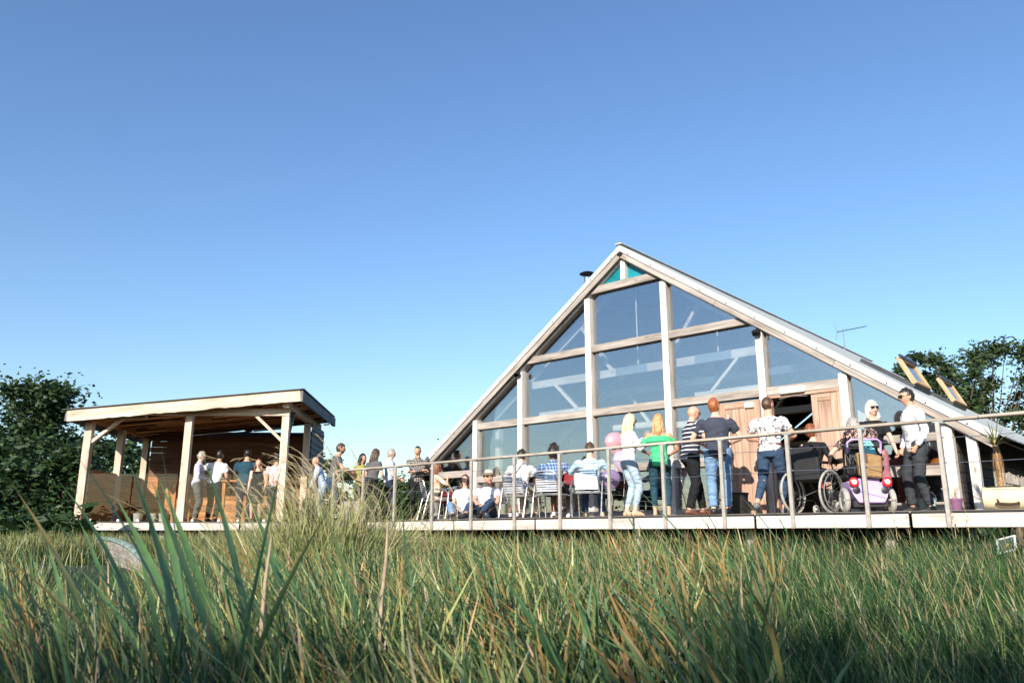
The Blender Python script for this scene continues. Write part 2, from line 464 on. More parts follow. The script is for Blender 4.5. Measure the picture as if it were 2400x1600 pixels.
# ceiling boarding under the sheets, walls, floor
for s in (-1, 1):
    d = Vector((s, 0, -SL)).normalized(); up = Vector((s*SL, 0, 1)).normalized()
    for k in range(13):
        a, b = k*.56+.25, k*.56+.25+.553
        segs = [(FY+.2, FY+14.6)]
        for y0, y1 in segs:
            p0 = Vector((0, y0, AP-.06)) + d*(a+b)/2 - up*.03; p1 = Vector((0, y1, AP-.06)) + d*(a+b)/2 - up*.03
            beam('ceiling_board', p0, p1, .55, .02, M_['wood_brown'], hall, up=up, bevel=0)
beam('inner_floor', (-5.5, FY+7.4, -.03), (5.5, FY+7.4, -.03), 14.4, .06, M_['floor_inside'], hall, bevel=0)
m = MB(); m.prism([(-5.5, 0), (5.5, 0), (5.5, 1.35), (0, 5.1), (-5.5, 1.35)], FY+14.5, FY+14.65)
m.build('rear_wall', M_['plaster_dark'], hall, M=Matrix.Identity(4))
for s in (-1, 1):
    for k in range(9):
        z = .02 + k*.145
        beam('wall_board', (s*5.56, FY+.24, z+.07), (s*5.56, FY+14.5, z+.07), .03, .14, M_['wood_dark'], hall)
for x0, x1 in ((-5.6, -1.9), (-1.88, 1.88), (1.9, 5.6)):
    beam('plinth', (x0, FY+.1, -.62), (x1, FY+.1, -.62), .16, 1.16, M_['wood_dark'], hall, bevel=0)
beam('porch_post', (5.80, FY+.05, 0), (5.80, FY+.05, rake(5.80)-.2), .12, .13, wp, hall, up=(1,0,0))
# interior frames
for y, zc in ((FY+.5, 2.93), (FY+3.3, 3.1), (FY+6.2, 3.1), (FY+9.1, 3.1)):
    xl = (AP-.3-zc)/SL
    beam('collar_beam', (-xl, y, zc), (xl, y, zc), .08, .165, wp, hall)
    for x0 in (-.55, 1.25): beam('steel_plate', (x0, y-.045, zc), (x0+.75, y-.045, zc), .006, .15, M_['steel'], hall, bevel=0)
    for s in (-1, 1):
        d = Vector((s, 0, -SL)).normalized(); up = Vector((s*SL, 0, 1)).normalized()
        beam('rafter', Vector((0, y, AP-.2))+d*.05-up*.09, Vector((0, y, AP-.2))+d*6.6-up*.09, .08, .15, wp, hall, up=up)
        beam('brace', (s*.62, y-.003, zc+.02), (s*1.38, y-.003, rake(1.38)-.42), .07, .13, wp, hall, up=(0,1,0))
        beam('brace', (s*1.55, y-.003, 2.28), (s*2.15, y-.003, zc-.05), .06, .11, wp, hall, up=(0,1,0))
        beam('tie_beam', (s*1.2, y+.002, 2.24), (s*2.6, y+.002, 2.24), .07, .14, wp, hall)
    beam('tie_beam', (-1.0, y+.25, 2.2), (.9, y+.25, 2.2), .08, .14, wp, hall)
    for x in (-4.1, 4.1): beam('inner_post', (x, y+.3, 0), (x, y+.3, rake(x)-.4), .13, .13, wp, hall, up=(0,1,0))
for x in (0.0, 1.75):
    m = MB(); m.tube([(x, FY+.45, 4.9-abs(x)*SL), (x, FY+.45, 3.02)], .012, 6); m.build('tie_rod', M_['white_paint'], hall, smooth=True, M=Matrix.Identity(4))
# doorway
wd = M_['wood_door']
beam('door_frame', (2.83, FY+.07, 1.978), (4.02, FY+.07, 1.978), .12, .05, wd, hall)
beam('door_frame', (2.85, FY+.07, 0), (2.85, FY+.07, 1.95), .12, .05, wd, hall, up=(1,0,0))
beam('door_frame', (4.0, FY+.07, 0), (4.0, FY+.07, 1.95), .12, .05, wd, hall, up=(1,0,0))
def door_leaf(x0, x1, yc, planks):
    dr = MB(); w = x1-x0
    dr.box(((x0+x1)/2, yc, .98), (w, .03, 1.93))
    d = dr.build('door', wd, hall, M=Matrix.Identity(4), bevel=.004)
    beam('stile', (x0+.05, yc-.022, .02), (x0+.05, yc-.022, 1.94), .03, .1, wd, d, up=(1,0,0))
    beam('stile', (x1-.05, yc-.022, .02), (x1-.05, yc-.022, 1.94), .03, .1, wd, d, up=(1,0,0))
    for z in (.1, 1.88): beam('door_rail', (x0+.102, yc-.022, z), (x1-.102, yc-.022, z), .028, .11, wd, d)
    pw = (w-.2)/planks
    for k in range(planks):
        x = x0+.1+pw*(k+.5); beam('plank', (x, yc-.018, .16), (x, yc-.018, 1.82), .02, pw-.008, wd, d, up=(1,0,0))
    return d
dL = door_leaf(1.98, 2.72, FY-.07, 4)
m = MB(); xh = 2.17
m.tube([(xh, FY-.16, .62), (xh, FY-.16, 1.72)], .016, 8)
for z in (.72, 1.62): m.tube([(xh, FY-.16, z), (xh, FY-.085, z)], .01, 6)
m.build('pull_handle', M_['steel'], dL, smooth=True, M=Matrix.Identity(4))
m = MB(); m.box((2.55, FY-.12, 1.86), (.16, .06, .09)); m.build('lock_box', M_['white_paint'], dL, M=Matrix.Identity(4), bevel=.008)
door_leaf(3.56, 3.97, FY+.05, 1)
m = MB(); m.tube([(3.02, FY+.02, 1.93), (3.3, FY-.12, 1.93), (3.5, FY+.02, 1.93)], .008, 6); m.build('door_closer', M_['steel'], hall, M=Matrix.Identity(4))
# skylights on the right slope
up = Vector((SL, 0, 1)).normalized(); dn = Vector((1, 0, -SL)).normalized()
def skylight(t0, y0, y1, ln0, ln, ang):
    base = Vector((0, 0, AP)) + dn*t0 + up*.055
    sk = MB(); Rr = Matrix((dn, Vector((0,1,0)), dn.cross(Vector((0,1,0))))).transposed()
    for yy in (y0, y1): sk.box(base + dn*ln0/2 + Vector((0, yy, 0)), (ln0+.06, .05, .07), Rr)
    for tt in (0, ln0): sk.box(base + dn*tt + Vector((0, (y0+y1)/2, 0)), (.05, y1-y0, .072), Rr)
    r = sk.build('skylight', M_['roof_dark'], hall, M=Matrix.Identity(4))
    a = math.radians(ang); sd = dn*math.cos(a) - up*math.sin(a); hv = up*math.cos(a) + dn*math.sin(a)
    o0 = base + dn*(ln0) - sd*ln + up*.05
    for yy in (y0+.05, y1-.05):
        p0 = o0 + Vector((0, yy, 0)); beam('sash', p0, p0+sd*ln, .06, .08, M_['wood_velux'], r, up=hv)
    for tt in (.04, ln-.04):
        p0 = o0 + sd*tt; beam('sash', p0+Vector((0, y0+.09, 0)), p0+Vector((0, y1-.09, 0)), .06, .075, M_['wood_velux'], r, up=hv)
    ym = Vector((0, (y0+y1)/2, 0))
    beam('pane', o0+sd*.04+ym, o0+sd*(ln-.04)+ym, y1-y0-.12, .014, M_['glass'], r, up=hv, bevel=0)
    beam('sash_cover', o0+ym-sd*.03+hv*.05, o0+ym+sd*.05+hv*.05, y1-y0, .035, M_['roof_dark'], r, up=hv)
skylight(4.75, 3.6, 4.55, .95, .54, 30)
skylight(4.75, 6.1, 7.05, .95, .54, 30)
# small things fixed to the hall
def facade_lamp(x, z, label):
    t = thing('floodlight', (x, FY-.02, z), label=label, cat='floodlight')
    m = MB(); m.box((0, -.07, -.02), (.13, .06, .09), Matrix.Rotation(math.radians(35), 3, 'X')); m.build('housing', M_['black_metal'], t, bevel=.006)
    m = MB(); m.box((0, -.104, -.046), (.10, .004, .06), Matrix.Rotation(math.radians(35), 3, 'X')); m.build('lens', M_['glass_clear'], t)
    m = MB(); m.tube([(-.07, -.06, -.02), (-.07, -.02, .05), (.07, -.02, .05), (.07, -.06, -.02)], .006, 6); m.box((0, -.012, .05), (.04, .024, .05)); m.build('bracket', M_['black_metal'], t)
facade_lamp(-2.75, 3.12, 'small black floodlight high on the left-hand pale timber post of the glass gable')
facade_lamp(2.75, 3.12, 'small dark floodlight on the timber post above the open doorway')
t = thing('emergency_light', (3.28, FY+.01, 2.05), label='white bulkhead lamp fixed on the beam over the doorway', cat='lamp')
m = MB(); m.box((0, -.04, 0), (.42, .08, .11)); m.build('housing', M_['white_paint'], t, bevel=.015)
m = MB(); m.box((0, -.083, 0), (.38, .006, .03)); m.build('trim', M_['metal_flash'], t)
t = thing('flue', (-1.31, FY+.6, rake(1.31)+.17), label='steel stove flue with black rain cowl rising behind the gable slope', cat='chimney')
m = MB(); m.lathe([(.085, -.4), (.085, .42), (.075, .43), (.075, .5)], 16); m.build('pipe', M_['steel'], t, smooth=True)
m = MB(); m.lathe([(.17, .60), (.175, .605), (.12, .635), (.05, .66), (.005, .665)], 20); m.build('cowl', M_['black_metal'], t, smooth=True)
for a in range(3):
    m = MB(); m.tube([(.07*math.cos(a*2.1), .07*math.sin(a*2.1), .46), (.08*math.cos(a*2.1), .08*math.sin(a*2.1), .62)], .008, 6); m.build('cowl_strut', M_['black_metal'], t)
# aerial beyond the ridge
t = thing('aerial', (.3, FY+11.6, rake(.3)), label='thin television aerial standing up behind the roof', cat='aerial')
m = MB(); m.tube([(0, 0, -.1), (0, 0, .72)], .018, 6); m.build('mast', M_['steel'], t)
dv = Vector((.80, .50, .16))*.62; zb_ = Vector((0, 0, .62))
m = MB(); m.tube([zb_-dv*.3, zb_+dv*1.2], .013, 6); m.build('boom', M_['black_metal'], t)
for k in range(7):
    p = zb_ + dv*(-.22+.2*k); q = Vector((-.3, .5, 0)).normalized()*(.22-.02*k)
    m = MB(); m.tube([p-q, p+q], .005, 5); m.build('element', M_['steel'], t)
for s in (-1, 1):
    m = MB(); m.tube([zb_-dv*.28, zb_-dv*.28+Vector((-.06, 0, s*.24))], .006, 5); m.build('reflector', M_['steel'], t)

# ------------------------------------------------------------------ pavilion (at 45 degrees to the deck)
PO = Vector((-8.16, -.24, 0)); PRV = Vector((.7071, .7071, 0)); PDV = Vector((-.7071, .7071, 0))
def pv(a, D, z): return PO + PRV*a + PDV*D + Vector((0, 0, z))
pav = thing('pavilion', PO, math.radians(45), label='open timber pavilion bar with shallow lean-to roof on the deck', cat='pavilion')
wf = M_['wood_fresh']
RT = lambda a: 3.06 + (a-.34)*.1                     # top of roof along the front
SLV = Vector((PRV.x, PRV.y, .1)).normalized(); PUP = SLV.cross(PDV).normalized(); PUP = PUP if PUP.z > 0 else -PUP
posts = [(-.05, 0, 2.46, .17), (-2.31, 0, 2.47, .165), (-4.6, 0, 2.34, .17), (-4.5, 1.55, 2.3, .16), (-4.5, 3.2, 2.28, .16), (-.02, 2.45, 2.62, .16)]
for a, D, h, w in posts:
    beam('post', pv(a, D, 0), pv(a, D, h), w, w, wf, pav, up=PRV)
beam('front_beam', pv(-4.72, 0, 2.415+.0), pv(-2.4, 0, 2.415), .12, .13, wf, pav) if False else None
beam('front_beam', pv(-3.3, 0, 2.555), pv(.03, 0, 2.555), .14, .165, wf, pav)
beam('front_beam', pv(-4.75, 0, 2.425), pv(-3.32, 0, 2.455), .14, .15, wf, pav)
beam('side_beam', pv(-.02, -.28, 2.73), pv(-.02, 4.1, 2.73), .15, .17, wf, pav)
beam('side_beam', pv(-4.55, -.2, 2.36-.0), pv(-4.55, 4.1, 2.36), .14, .15, M_['wood_cedar'], pav)
beam('brace', pv(-4.52, .01, 1.82), pv(-3.82, .01, 2.44), .07, .12, wf, pav, up=PDV)
beam('brace', pv(-.12, .01, 1.88), pv(-.78, .01, 2.49), .07, .12, wf, pav, up=PDV)
beam('brace', pv(-.02, .1, 2.0), pv(-.02, .62, 2.66), .06, .1, M_['wood_siding'], pav, up=PRV)
# fascia with a waney lower edge
def waney(name, p0, p1, hgt, th, outv, mat, seed):
    p0, p1 = Vector(p0), Vector(p1); n = 46; V = []; L = (p1-p0).length
    xax = (p1-p0).normalized(); zax = Vector((0,0,1)); zax = (zax - xax*xax.z).normalized(); yax = zax.cross(xax)
    for i in range(n+1):
        x = L*i/n - L/2
        w = .022*mnoise.noise(Vector((x*2.1, seed, 0))) + .018*mnoise.noise(Vector((x*6, seed+5, 0))) - .02*max(0, mnoise.noise(Vector((x*.7, seed+9, 0))))*2
        for y in (-th/2, th/2):
            V += [(x, y, hgt/2), (x, y + (.012 if y > 0 else -.004), -hgt/2 - w)]
    F = []
    for i in range(n):
        a = 4*i; b = a+4
        F += [(a, a+1, b+1, b), (a+2, b+2, b+3, a+3), (a, b, b+2, a+2), (a+1, a+3, b+3, b+1)]
    F += [(0, 2, 3, 1), (4*n, 4*n+1, 4*n+3, 4*n+2)]
    me = mesh_from(name, V, F, False, mat); bm = bmesh.new(); bm.from_mesh(me); bmesh.ops.recalc_face_normals(bm, faces=bm.faces); bm.to_mesh(me); bm.free()
    o = bpy.data.objects.new(name, me)
    link(o, Matrix.Translation((p0+p1)/2) @ Matrix((xax, yax, zax)).transposed().to_4x4(), pav)
waney('roof_fascia', pv(-4.95, -.42, RT(-4.95)-.16), pv(.34, -.42, RT(.34)-.16), .255, .05, -PDV, wf, 1.0)
waney('roof_fascia', pv(.37, -.44, RT(.34)-.17), pv(.40, 4.25, RT(.34)-.17), .26, .05, PRV, M_['wood_siding'], 8.0)
waney('roof_fascia', pv(-4.98, -.40, RT(-4.95)-.16), pv(-4.98, 4.25, RT(-4.95)-.16), .24, .05, PRV, M_['wood_siding'], 12.0)
# roof sheets: dark corrugated, ridges run down the fall
prs = roof_sheet_mesh(.93, 5.5, .012, .13, M_['roof_dark'])
for k in range(5):
    o = bpy.data.objects.new('roof_sheet', prs)
    xax = -SLV; zax = PUP; yax = zax.cross(xax)
    y0 = -.5 + .93*k
    org = pv(.43, y0 if yax.dot(PDV) > 0 else y0+.93, RT(.43)-.008+.002*(k % 2))
    link(o, Matrix.Translation(org) @ Matrix((xax, yax, zax)).transposed().to_4x4(), pav)
# rafters and staggered ceiling boards
for D in np.arange(.25, 4.2, .55):
    beam('rafter', pv(-4.9, D, RT(-4.9)-.11), pv(.3, D, RT(.3)-.11), .05, .10, M_['wood_cedar'], pav)
random.seed(3)
row = 0
for D in np.arange(-.3, 4.1, .135):
    a = -4.85 + (row % 4)*.37
    while a < .2:
        ln = random.uniform(.7, 1.3); b = min(a+ln, .3)
        if b-a > .12 and random.random() > .1:
            dz = .185 + random.choice((0, 0, .025, .05))
            beam('ceiling_slat', pv(a+.01, D, RT(a)-dz), pv(b-.01, D, RT(b)-dz), .125, .022, M_['wood_orange'] if random.random() < .6 else M_['wood_cedar'], pav, bevel=.003)
        a = b + .015
    row += 1
# bar wall with open strip above, low side panels, right lap siding
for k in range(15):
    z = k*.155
    beam('bar_board', pv(-4.25, 2.9, z+.078), pv(-.1, 2.9, z+.078), .03, .15, M_['wood_cedar'] if k < 8 else M_['wood_brown'], pav)  # lower boards orange as sunlit, upper ones brown: roof shade put into the colour
for k in range(8):
    z = k*.15
    beam('side_panel_board', pv(-4.5, .12, z+.075), pv(-4.5, 1.46, z+.075), .03, .146, M_['wood_cedar'], pav)
    beam('side_panel_board', pv(-4.5, 1.64, z+.075), pv(-4.5, 3.1, z+.075), .03, .146, M_['wood_cedar'], pav)
for k in range(16):
    z = k*.165
    p0, p1 = pv(.085, 2.56, z+.088), pv(.085, 4.4, z+.088)
    beam('lap_board', p0, p1, .022, .185, M_['wood_siding'], pav, up=Vector((0,0,1)) + PRV*-.12)
for k in range(-6, 15):
    z = k*.175
    beam('rear_board', pv(-4.4, 4.42, z+.087), pv(.07, 4.42, z+.087), .03, .17, M_['wood_dark'], pav)
beam('counter_top', pv(-3.4, 2.45, 1.08), pv(-.7, 2.45, 1.08), .5, .045, M_['wood_cedar'], pav)
for a in (-3.3, -2.05, -.8): beam('counter_leg', pv(a, 2.3, 0), pv(a, 2.3, 1.055), .08, .08, M_['wood_cedar'], pav, up=PRV)
beam('lintel', pv(-.02, 2.56, 2.42), pv(-.02, 4.4, 2.42), .06, .1, M_['wood_siding'], pav)
# pavilion platform
plat = thing('pavilion_deck', PO, math.radians(45), kind='structure')
for k in range(31):
    D = -.22 + k*.15
    a1 = .95 if D < 2.4 else .12
    beam('deck_board', pv(-4.75, D+.07, -.014), pv(a1, D+.07, -.014), .144, .028, M_['wood_deck'], plat, bevel=.004)
for a, b in ((-4.85, -2.9), (-2.86, -.9), (-.86, .95)):
    beam('fascia_board', pv(a, -.25, -.11), pv(b, -.25, -.11), .045, .16, M_['wood_fascia'], plat)
    beam('edge_strip', pv(a, -.255, -.016), pv(b, -.255, -.016), .05, .02, M_['black_plastic'], plat)
for a in (-4.5, -3.6, -2.7, -1.8, -.9, 0):
    beam('pier', pv(a, .05, -1.7), pv(a, .05, -.2), .1, .1, M_['wood_fascia'], plat, up=PRV)
# glass balustrade along its front
bal = thing('glass_balustrade', pv(-2.3, -.13, 0), math.radians(45), label='clear frameless glass balustrade clamped along the front of the pavilion', cat='balustrade')
for a0, a1 in ((-4.46, -3.45), (-3.41, -2.43), (-2.19, -1.2), (-1.16, -.18)):
    beam('glass_panel', pv(a0, -.13, .57), pv(a1, -.13, .57), .012, 1.04, M_['glass_clear'], bal, bevel=0)
    for q in (.2, .8):
        a = a0+(a1-a0)*q
        m = MB(); m.lathe([(.03, -.035), (.03, .035)], 12, pv(a, -.13, .03), Matrix.Rotation(math.radians(45), 3, 'Z') @ Matrix.Rotation(math.pi/2, 3, 'X')); m.build('clamp', M_['aluminium'], bal, smooth=True, M=Matrix.Identity(4))
# ------------------------------------------------------------------ vegetation
def leaf_material(name, attr=True, trans=.35, rough=.55):
    m = bpy.data.materials.new(name); m.use_nodes = True; nt = m.node_tree; nt.nodes.clear(); MATS[name] = m
    out = N(nt, 'ShaderNodeOutputMaterial'); at = N(nt, 'ShaderNodeAttribute'); at.attribute_name = 'Col'
    b = N(nt, 'ShaderNodeBsdfPrincipled'); b.inputs['Roughness'].default_value = rough; b.inputs['Specular IOR Level'].default_value = .35
    t = N(nt, 'ShaderNodeBsdfTranslucent'); mx = N(nt, 'ShaderNodeMixShader'); mx.inputs[0].default_value = trans
    tc = N(nt, 'ShaderNodeTexCoord'); nz = N(nt, 'ShaderNodeTexNoise'); nz.inputs['Scale'].default_value = 9.0
    nt.links.new(tc.outputs['Object'], nz.inputs['Vector'])
    r = ramp(nt, nz.outputs['Fac'], [(.3, (.72, .72, .72)), (.7, (1.12, 1.12, 1.12))])
    mu = N(nt, 'ShaderNodeMix', data_type='RGBA', blend_type='MULTIPLY'); mu.inputs[0].default_value = 1.0
    nt.links.new(at.outputs['Color'], mu.inputs[6]); nt.links.new(r.outputs[0], mu.inputs[7])
    nt.links.new(mu.outputs[2], b.inputs['Base Color']); nt.links.new(mu.outputs[2], t.inputs['Color'])
    nt.links.new(b.outputs[0], mx.inputs[1]); nt.links.new(t.outputs[0], mx.inputs[2]); nt.links.new(mx.outputs[0], out.inputs['Surface'])
    return m
leaf_material('grass_blade', trans=.26, rough=.42); leaf_material('leaf', trans=.25)
def np_mesh(name, V, quads, colors, mat, smooth=True):
    me = bpy.data.meshes.new(name)
    me.vertices.add(len(V)); me.vertices.foreach_set('co', np.ascontiguousarray(V, np.float32).ravel())
    nq = len(quads); me.loops.add(nq*4); me.loops.foreach_set('vertex_index', np.ascontiguousarray(quads, np.int32).ravel())
    me.polygons.add(nq); me.polygons.foreach_set('loop_start', np.arange(0, nq*4, 4, dtype=np.int32))
    try: me.polygons.foreach_set('loop_total', np.full(nq, 4, dtype=np.int32))
    except Exception: pass
    me.update(calc_edges=True)
    at = me.attributes.new('Col', 'FLOAT_COLOR', 'POINT')
    c4 = np.ones((len(V), 4), np.float32); c4[:, :3] = colors; at.data.foreach_set('color', c4.ravel())
    if smooth: me.polygons.foreach_set('use_smooth', np.ones(nq, bool))
    me.materials.append(mat); me.validate()
    return me
CH, SH = math.cos(HEAD), math.sin(HEAD)
def to_world(P):
    """(n,3) camera-lateral, forward, z -> world"""
    Q = P.copy(); Q[:, 0] = CAM.x + P[:, 0]*CH - P[:, 1]*SH; Q[:, 1] = CAM.y + P[:, 0]*SH + P[:, 1]*CH; return Q
def blades(X, Y, Z, h, w, lean, curl, az, c_base, c_tip, rings=4, rng=RNG):
    """ribbons of grass; arrays of length n; lean/curl are (n,2) top offsets in camera frame"""
    n = len(X); V = np.zeros((n, rings, 2, 3)); C = np.zeros((n, rings, 2, 3))
    side = np.stack([np.cos(az), np.sin(az), np.zeros(n)], 1)
    prof = np.interp(np.linspace(0, 1, rings), [0, .45, .8, 1], [.75, 1, .6, .06])
    for k in range(rings):
        t = k/(rings-1)
        off = lean*(t)[..., None] if False else lean*t + curl*t*t
        drop = 1 - .25*t*np.clip(np.hypot(curl[:, 0], curl[:, 1])/h, 0, 1.5)*t
        ctr = np.stack([X+off[:, 0], Y+off[:, 1], Z + h*t*drop], 1)
        for s in (0, 1):
            V[:, k, s] = ctr + side*((s-.5)*w*prof[k])[:, None]
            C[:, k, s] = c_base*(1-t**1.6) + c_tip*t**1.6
    idx = np.arange(n*rings*2).reshape(n, rings, 2)
    q = np.stack([idx[:, :-1, 0], idx[:, :-1, 1], idx[:, 1:, 1], idx[:, 1:, 0]], -1).reshape(-1, 4)
    return to_world(V.reshape(-1, 3)), q, C.reshape(-1, 3)
def front_limit(X):
    """forward distance of the deck edge for a camera-lateral X"""
    # main deck edge line y=-0.14 ; pavilion edge forward of the camera
    Ym = ((-.14-CAM.y) - X*SH)/CH
    return np.minimum(Ym, 18.6 + .06*X)
def scatter(n, X0, X1, ymin, ymax, pw=.55, rng=RNG):
    """points in the view wedge; nearer is denser per area"""
    Y = ymin + (ymax-ymin)*rng.random(n)**(1/(1+pw)) if False else ymin*(ymax/ymin)**(rng.random(n)**.72)
    X = (X0 + (X1-X0)*rng.random(n))*Y
    return X, Y
def noise2(X, Y, s, seed=0.0):
    return np.sin(X*s*1.7+seed)*np.cos(Y*s*1.3+seed*1.7) + .5*np.sin(X*s*3.9+Y*s*2.3+seed*3)
def cmix(a, b, t): return np.asarray(a)[None, :]*(1-t[:, None]) + np.asarray(b)[None, :]*t[:, None]
def grass_field(name, label, n, X0, X1, y0, y1, hfun, wfun, lean_l, mixer, rings, seed, keep=None):
    rng = np.random.default_rng(seed)
    X, Y = scatter(n, X0, X1, y0, y1, rng=rng)
    lim = front_limit(X) - .05
    ok = Y < lim
    if keep is not None: ok &= keep(X, Y, rng)
    X, Y = X[ok], Y[ok]; k = len(X)
    h = hfun(X, Y, rng); w = wfun(X, Y, rng)
    ln = np.stack([-(lean_l + .20*rng.standard_normal(k))*h, .18*rng.standard_normal(k)*h], 1)
    cu = np.stack([-(.5*lean_l + .22*rng.standard_normal(k))*h, .12*rng.standard_normal(k)*h], 1)
    cb, ct = mixer(X, Y, rng)
    V, q, C = blades(X, Y, gz(X, Y)-.02, h, w, ln, cu, rng.random(k)*math.pi, cb, ct, rings, rng)
    o = bpy.data.objects.new(name, np_mesh(name, V, q, C, MATS['grass_blade'])); link(o)
    return tag(o, label, 'grass', kind='stuff')
# 1. reed bed over the left and middle, 2. meadow grass on the right, 3. low sward everywhere near
def region(X, Y): return X/np.maximum(Y, .1)      # tan of bearing
def reed_keep(X, Y, rng):
    b = region(X, Y); dip = (np.abs(b*1921+1200-270) < 120) & (Y > 4.5) & (Y < 13.2)      # wet dip before the boat
    edge = .26 + .07*noise2(X, Y, .6, 2) - .035*np.clip(6-Y, 0, 6)
    hollow = ((X+6.6)/1.5)**2 + ((Y-12.2)/2.6)**2 < 1.0          # dark gap round the boat
    return (rng.random(len(X)) < np.clip((edge-b)/.12, 0, 1)) & ~(hollow & (rng.random(len(X)) < .93)) & ~(dip & (rng.random(len(X)) < .72))
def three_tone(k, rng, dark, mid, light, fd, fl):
    """per-blade colours: dark blue-green and pale shares paint shadow and highlight, the rest between"""
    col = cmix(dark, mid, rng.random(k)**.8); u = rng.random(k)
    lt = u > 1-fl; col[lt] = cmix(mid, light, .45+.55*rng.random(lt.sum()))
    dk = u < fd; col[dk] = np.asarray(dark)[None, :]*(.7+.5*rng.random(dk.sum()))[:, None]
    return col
def reed_col(X, Y, rng):
    k = len(X); p = np.clip(.5+.6*noise2(X, Y, .9, 1), 0, 1)
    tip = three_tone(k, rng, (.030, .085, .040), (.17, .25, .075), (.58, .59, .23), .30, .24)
    base = tip*(.35+.25*rng.random(k))[:, None]*np.array([.85, 1.0, .9])  # lower blade darkened in the colour, as if shaded below the lit tip
    dry = rng.random(k) < .08; tip[dry] = cmix((.46, .22, .05), (.56, .38, .17), rng.random(dry.sum()))
    dead = rng.random(k) < .035; base[dead] = cmix((.34, .26, .16), (.55, .46, .32), rng.random(dead.sum())); tip[dead] = base[dead]
    return base, tip
def reed_h(X, Y, rng):
    k = len(X); top = np.interp(Y, [1.2, 2, 3, 4.5, 6, 9, 13, 18], [.34, .46, .58, .62, .60, .56, .60, .62])
    return top*(.45 + .68*rng.random(k)**.8)*(1+.20*noise2(X, Y, 1.7, 4))*np.where((np.abs(region(X, Y)*1921+1200-270) < 130) & (Y > 3.5) & (Y < 13.5), .62, 1.0)
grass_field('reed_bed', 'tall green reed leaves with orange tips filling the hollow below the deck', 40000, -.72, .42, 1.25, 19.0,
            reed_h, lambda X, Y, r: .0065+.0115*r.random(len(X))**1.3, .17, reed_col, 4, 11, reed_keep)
def wide_col(X, Y, rng):
    k = len(X); g = rng.random(k); base = cmix((.030, .085, .040), (.10, .19, .070), g); tip = cmix((.05, .14, .055), (.24, .32, .11), g)
    dry = rng.random(k) < .26; tip[dry] = cmix((.42, .19, .045), (.50, .34, .14), rng.random(dry.sum()))
    dead = rng.random(k) < .07; base[dead] = cmix((.26, .17, .09), (.44, .34, .22), rng.random(dead.sum())); tip[dead] = base[dead]
    return base, tip
grass_field('reed_leaves', 'broad reed leaves with orange tips standing above the reed bed', 5200, -.66, .34, 1.9, 9.5,
            lambda X, Y, r: np.interp(Y, [1.9, 3, 5, 7, 9.5], [.38, .60, .70, .66, .60])*(.72+.42*r.random(len(X))),
            lambda X, Y, r: .012+.012*r.random(len(X)), .24, wide_col, 6, 15, lambda X, Y, r: (r.random(len(X)) < np.clip(.55+.6*noise2(X, Y, 1.6, 9), .05, 1)) & ~((np.abs(region(X, Y)*1921+1200-270) < 120) & (Y > 3.5)) & ~(((X+6.6)/1.5)**2 + ((Y-12.2)/2.6)**2 < 1.0))
def meadow_keep(X, Y, rng):
    b = region(X, Y); edge = .10 + .08*noise2(X, Y, .7, 5)
    return rng.random(len(X)) < np.clip((b-edge)/.2, .12, 1)
def meadow_col(X, Y, rng):
    k = len(X); p = np.clip(.5+.5*noise2(X, Y, .8, 3), 0, 1)
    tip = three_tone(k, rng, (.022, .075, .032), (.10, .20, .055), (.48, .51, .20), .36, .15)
    base = tip*(.35+.25*rng.random(k))[:, None]*np.array([.8, 1.0, .9])  # blade foot painted darker than its sunlit tip
    dry = rng.random(k) < .02+.06*p; tip[dry] = cmix((.42, .31, .17), (.56, .45, .28), rng.random(dry.sum()))
    return base, tip
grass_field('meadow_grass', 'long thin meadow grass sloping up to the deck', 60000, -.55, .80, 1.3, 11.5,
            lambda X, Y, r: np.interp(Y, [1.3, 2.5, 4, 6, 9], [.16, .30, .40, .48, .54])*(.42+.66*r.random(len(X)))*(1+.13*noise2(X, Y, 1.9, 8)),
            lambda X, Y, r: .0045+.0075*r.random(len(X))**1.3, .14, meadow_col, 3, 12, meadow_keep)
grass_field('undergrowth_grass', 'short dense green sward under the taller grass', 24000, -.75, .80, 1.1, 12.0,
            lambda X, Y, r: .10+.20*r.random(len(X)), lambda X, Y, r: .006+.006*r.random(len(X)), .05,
            lambda X, Y, r: (cmix((.012, .032, .014), (.022, .050, .018), r.random(len(X))), cmix((.020, .055, .022), (.05, .10, .03), r.random(len(X)))), 3, 13)  # colours darkened heavily to stand in for deep shadow between taller blades
grass_field('rank_grass', 'coarse sunlit grass growing up against the pavilion platform', 26000, -.62, -.02, 11.5, 18.9,
            lambda X, Y, r: .32+.30*r.random(len(X)) + .30*np.exp(-((region(X, Y)*1921+1200-780)/200)**2), lambda X, Y, r: .012+.012*r.random(len(X)), .05,
            lambda X, Y, r: (cmix((.10, .14, .04), (.15, .17, .055), r.random(len(X))), cmix((.16, .19, .06), (.30, .29, .13), r.random(len(X)))), 4, 14,
            lambda X, Y, r: ~((((X+6.6)/1.5)**2 + ((Y-12.2)/2.6)**2 < 1.0) & (r.random(len(X)) < .95)) & ~((np.abs(region(X, Y)*1921+1200-300) < 75) & (Y < 15.5)))
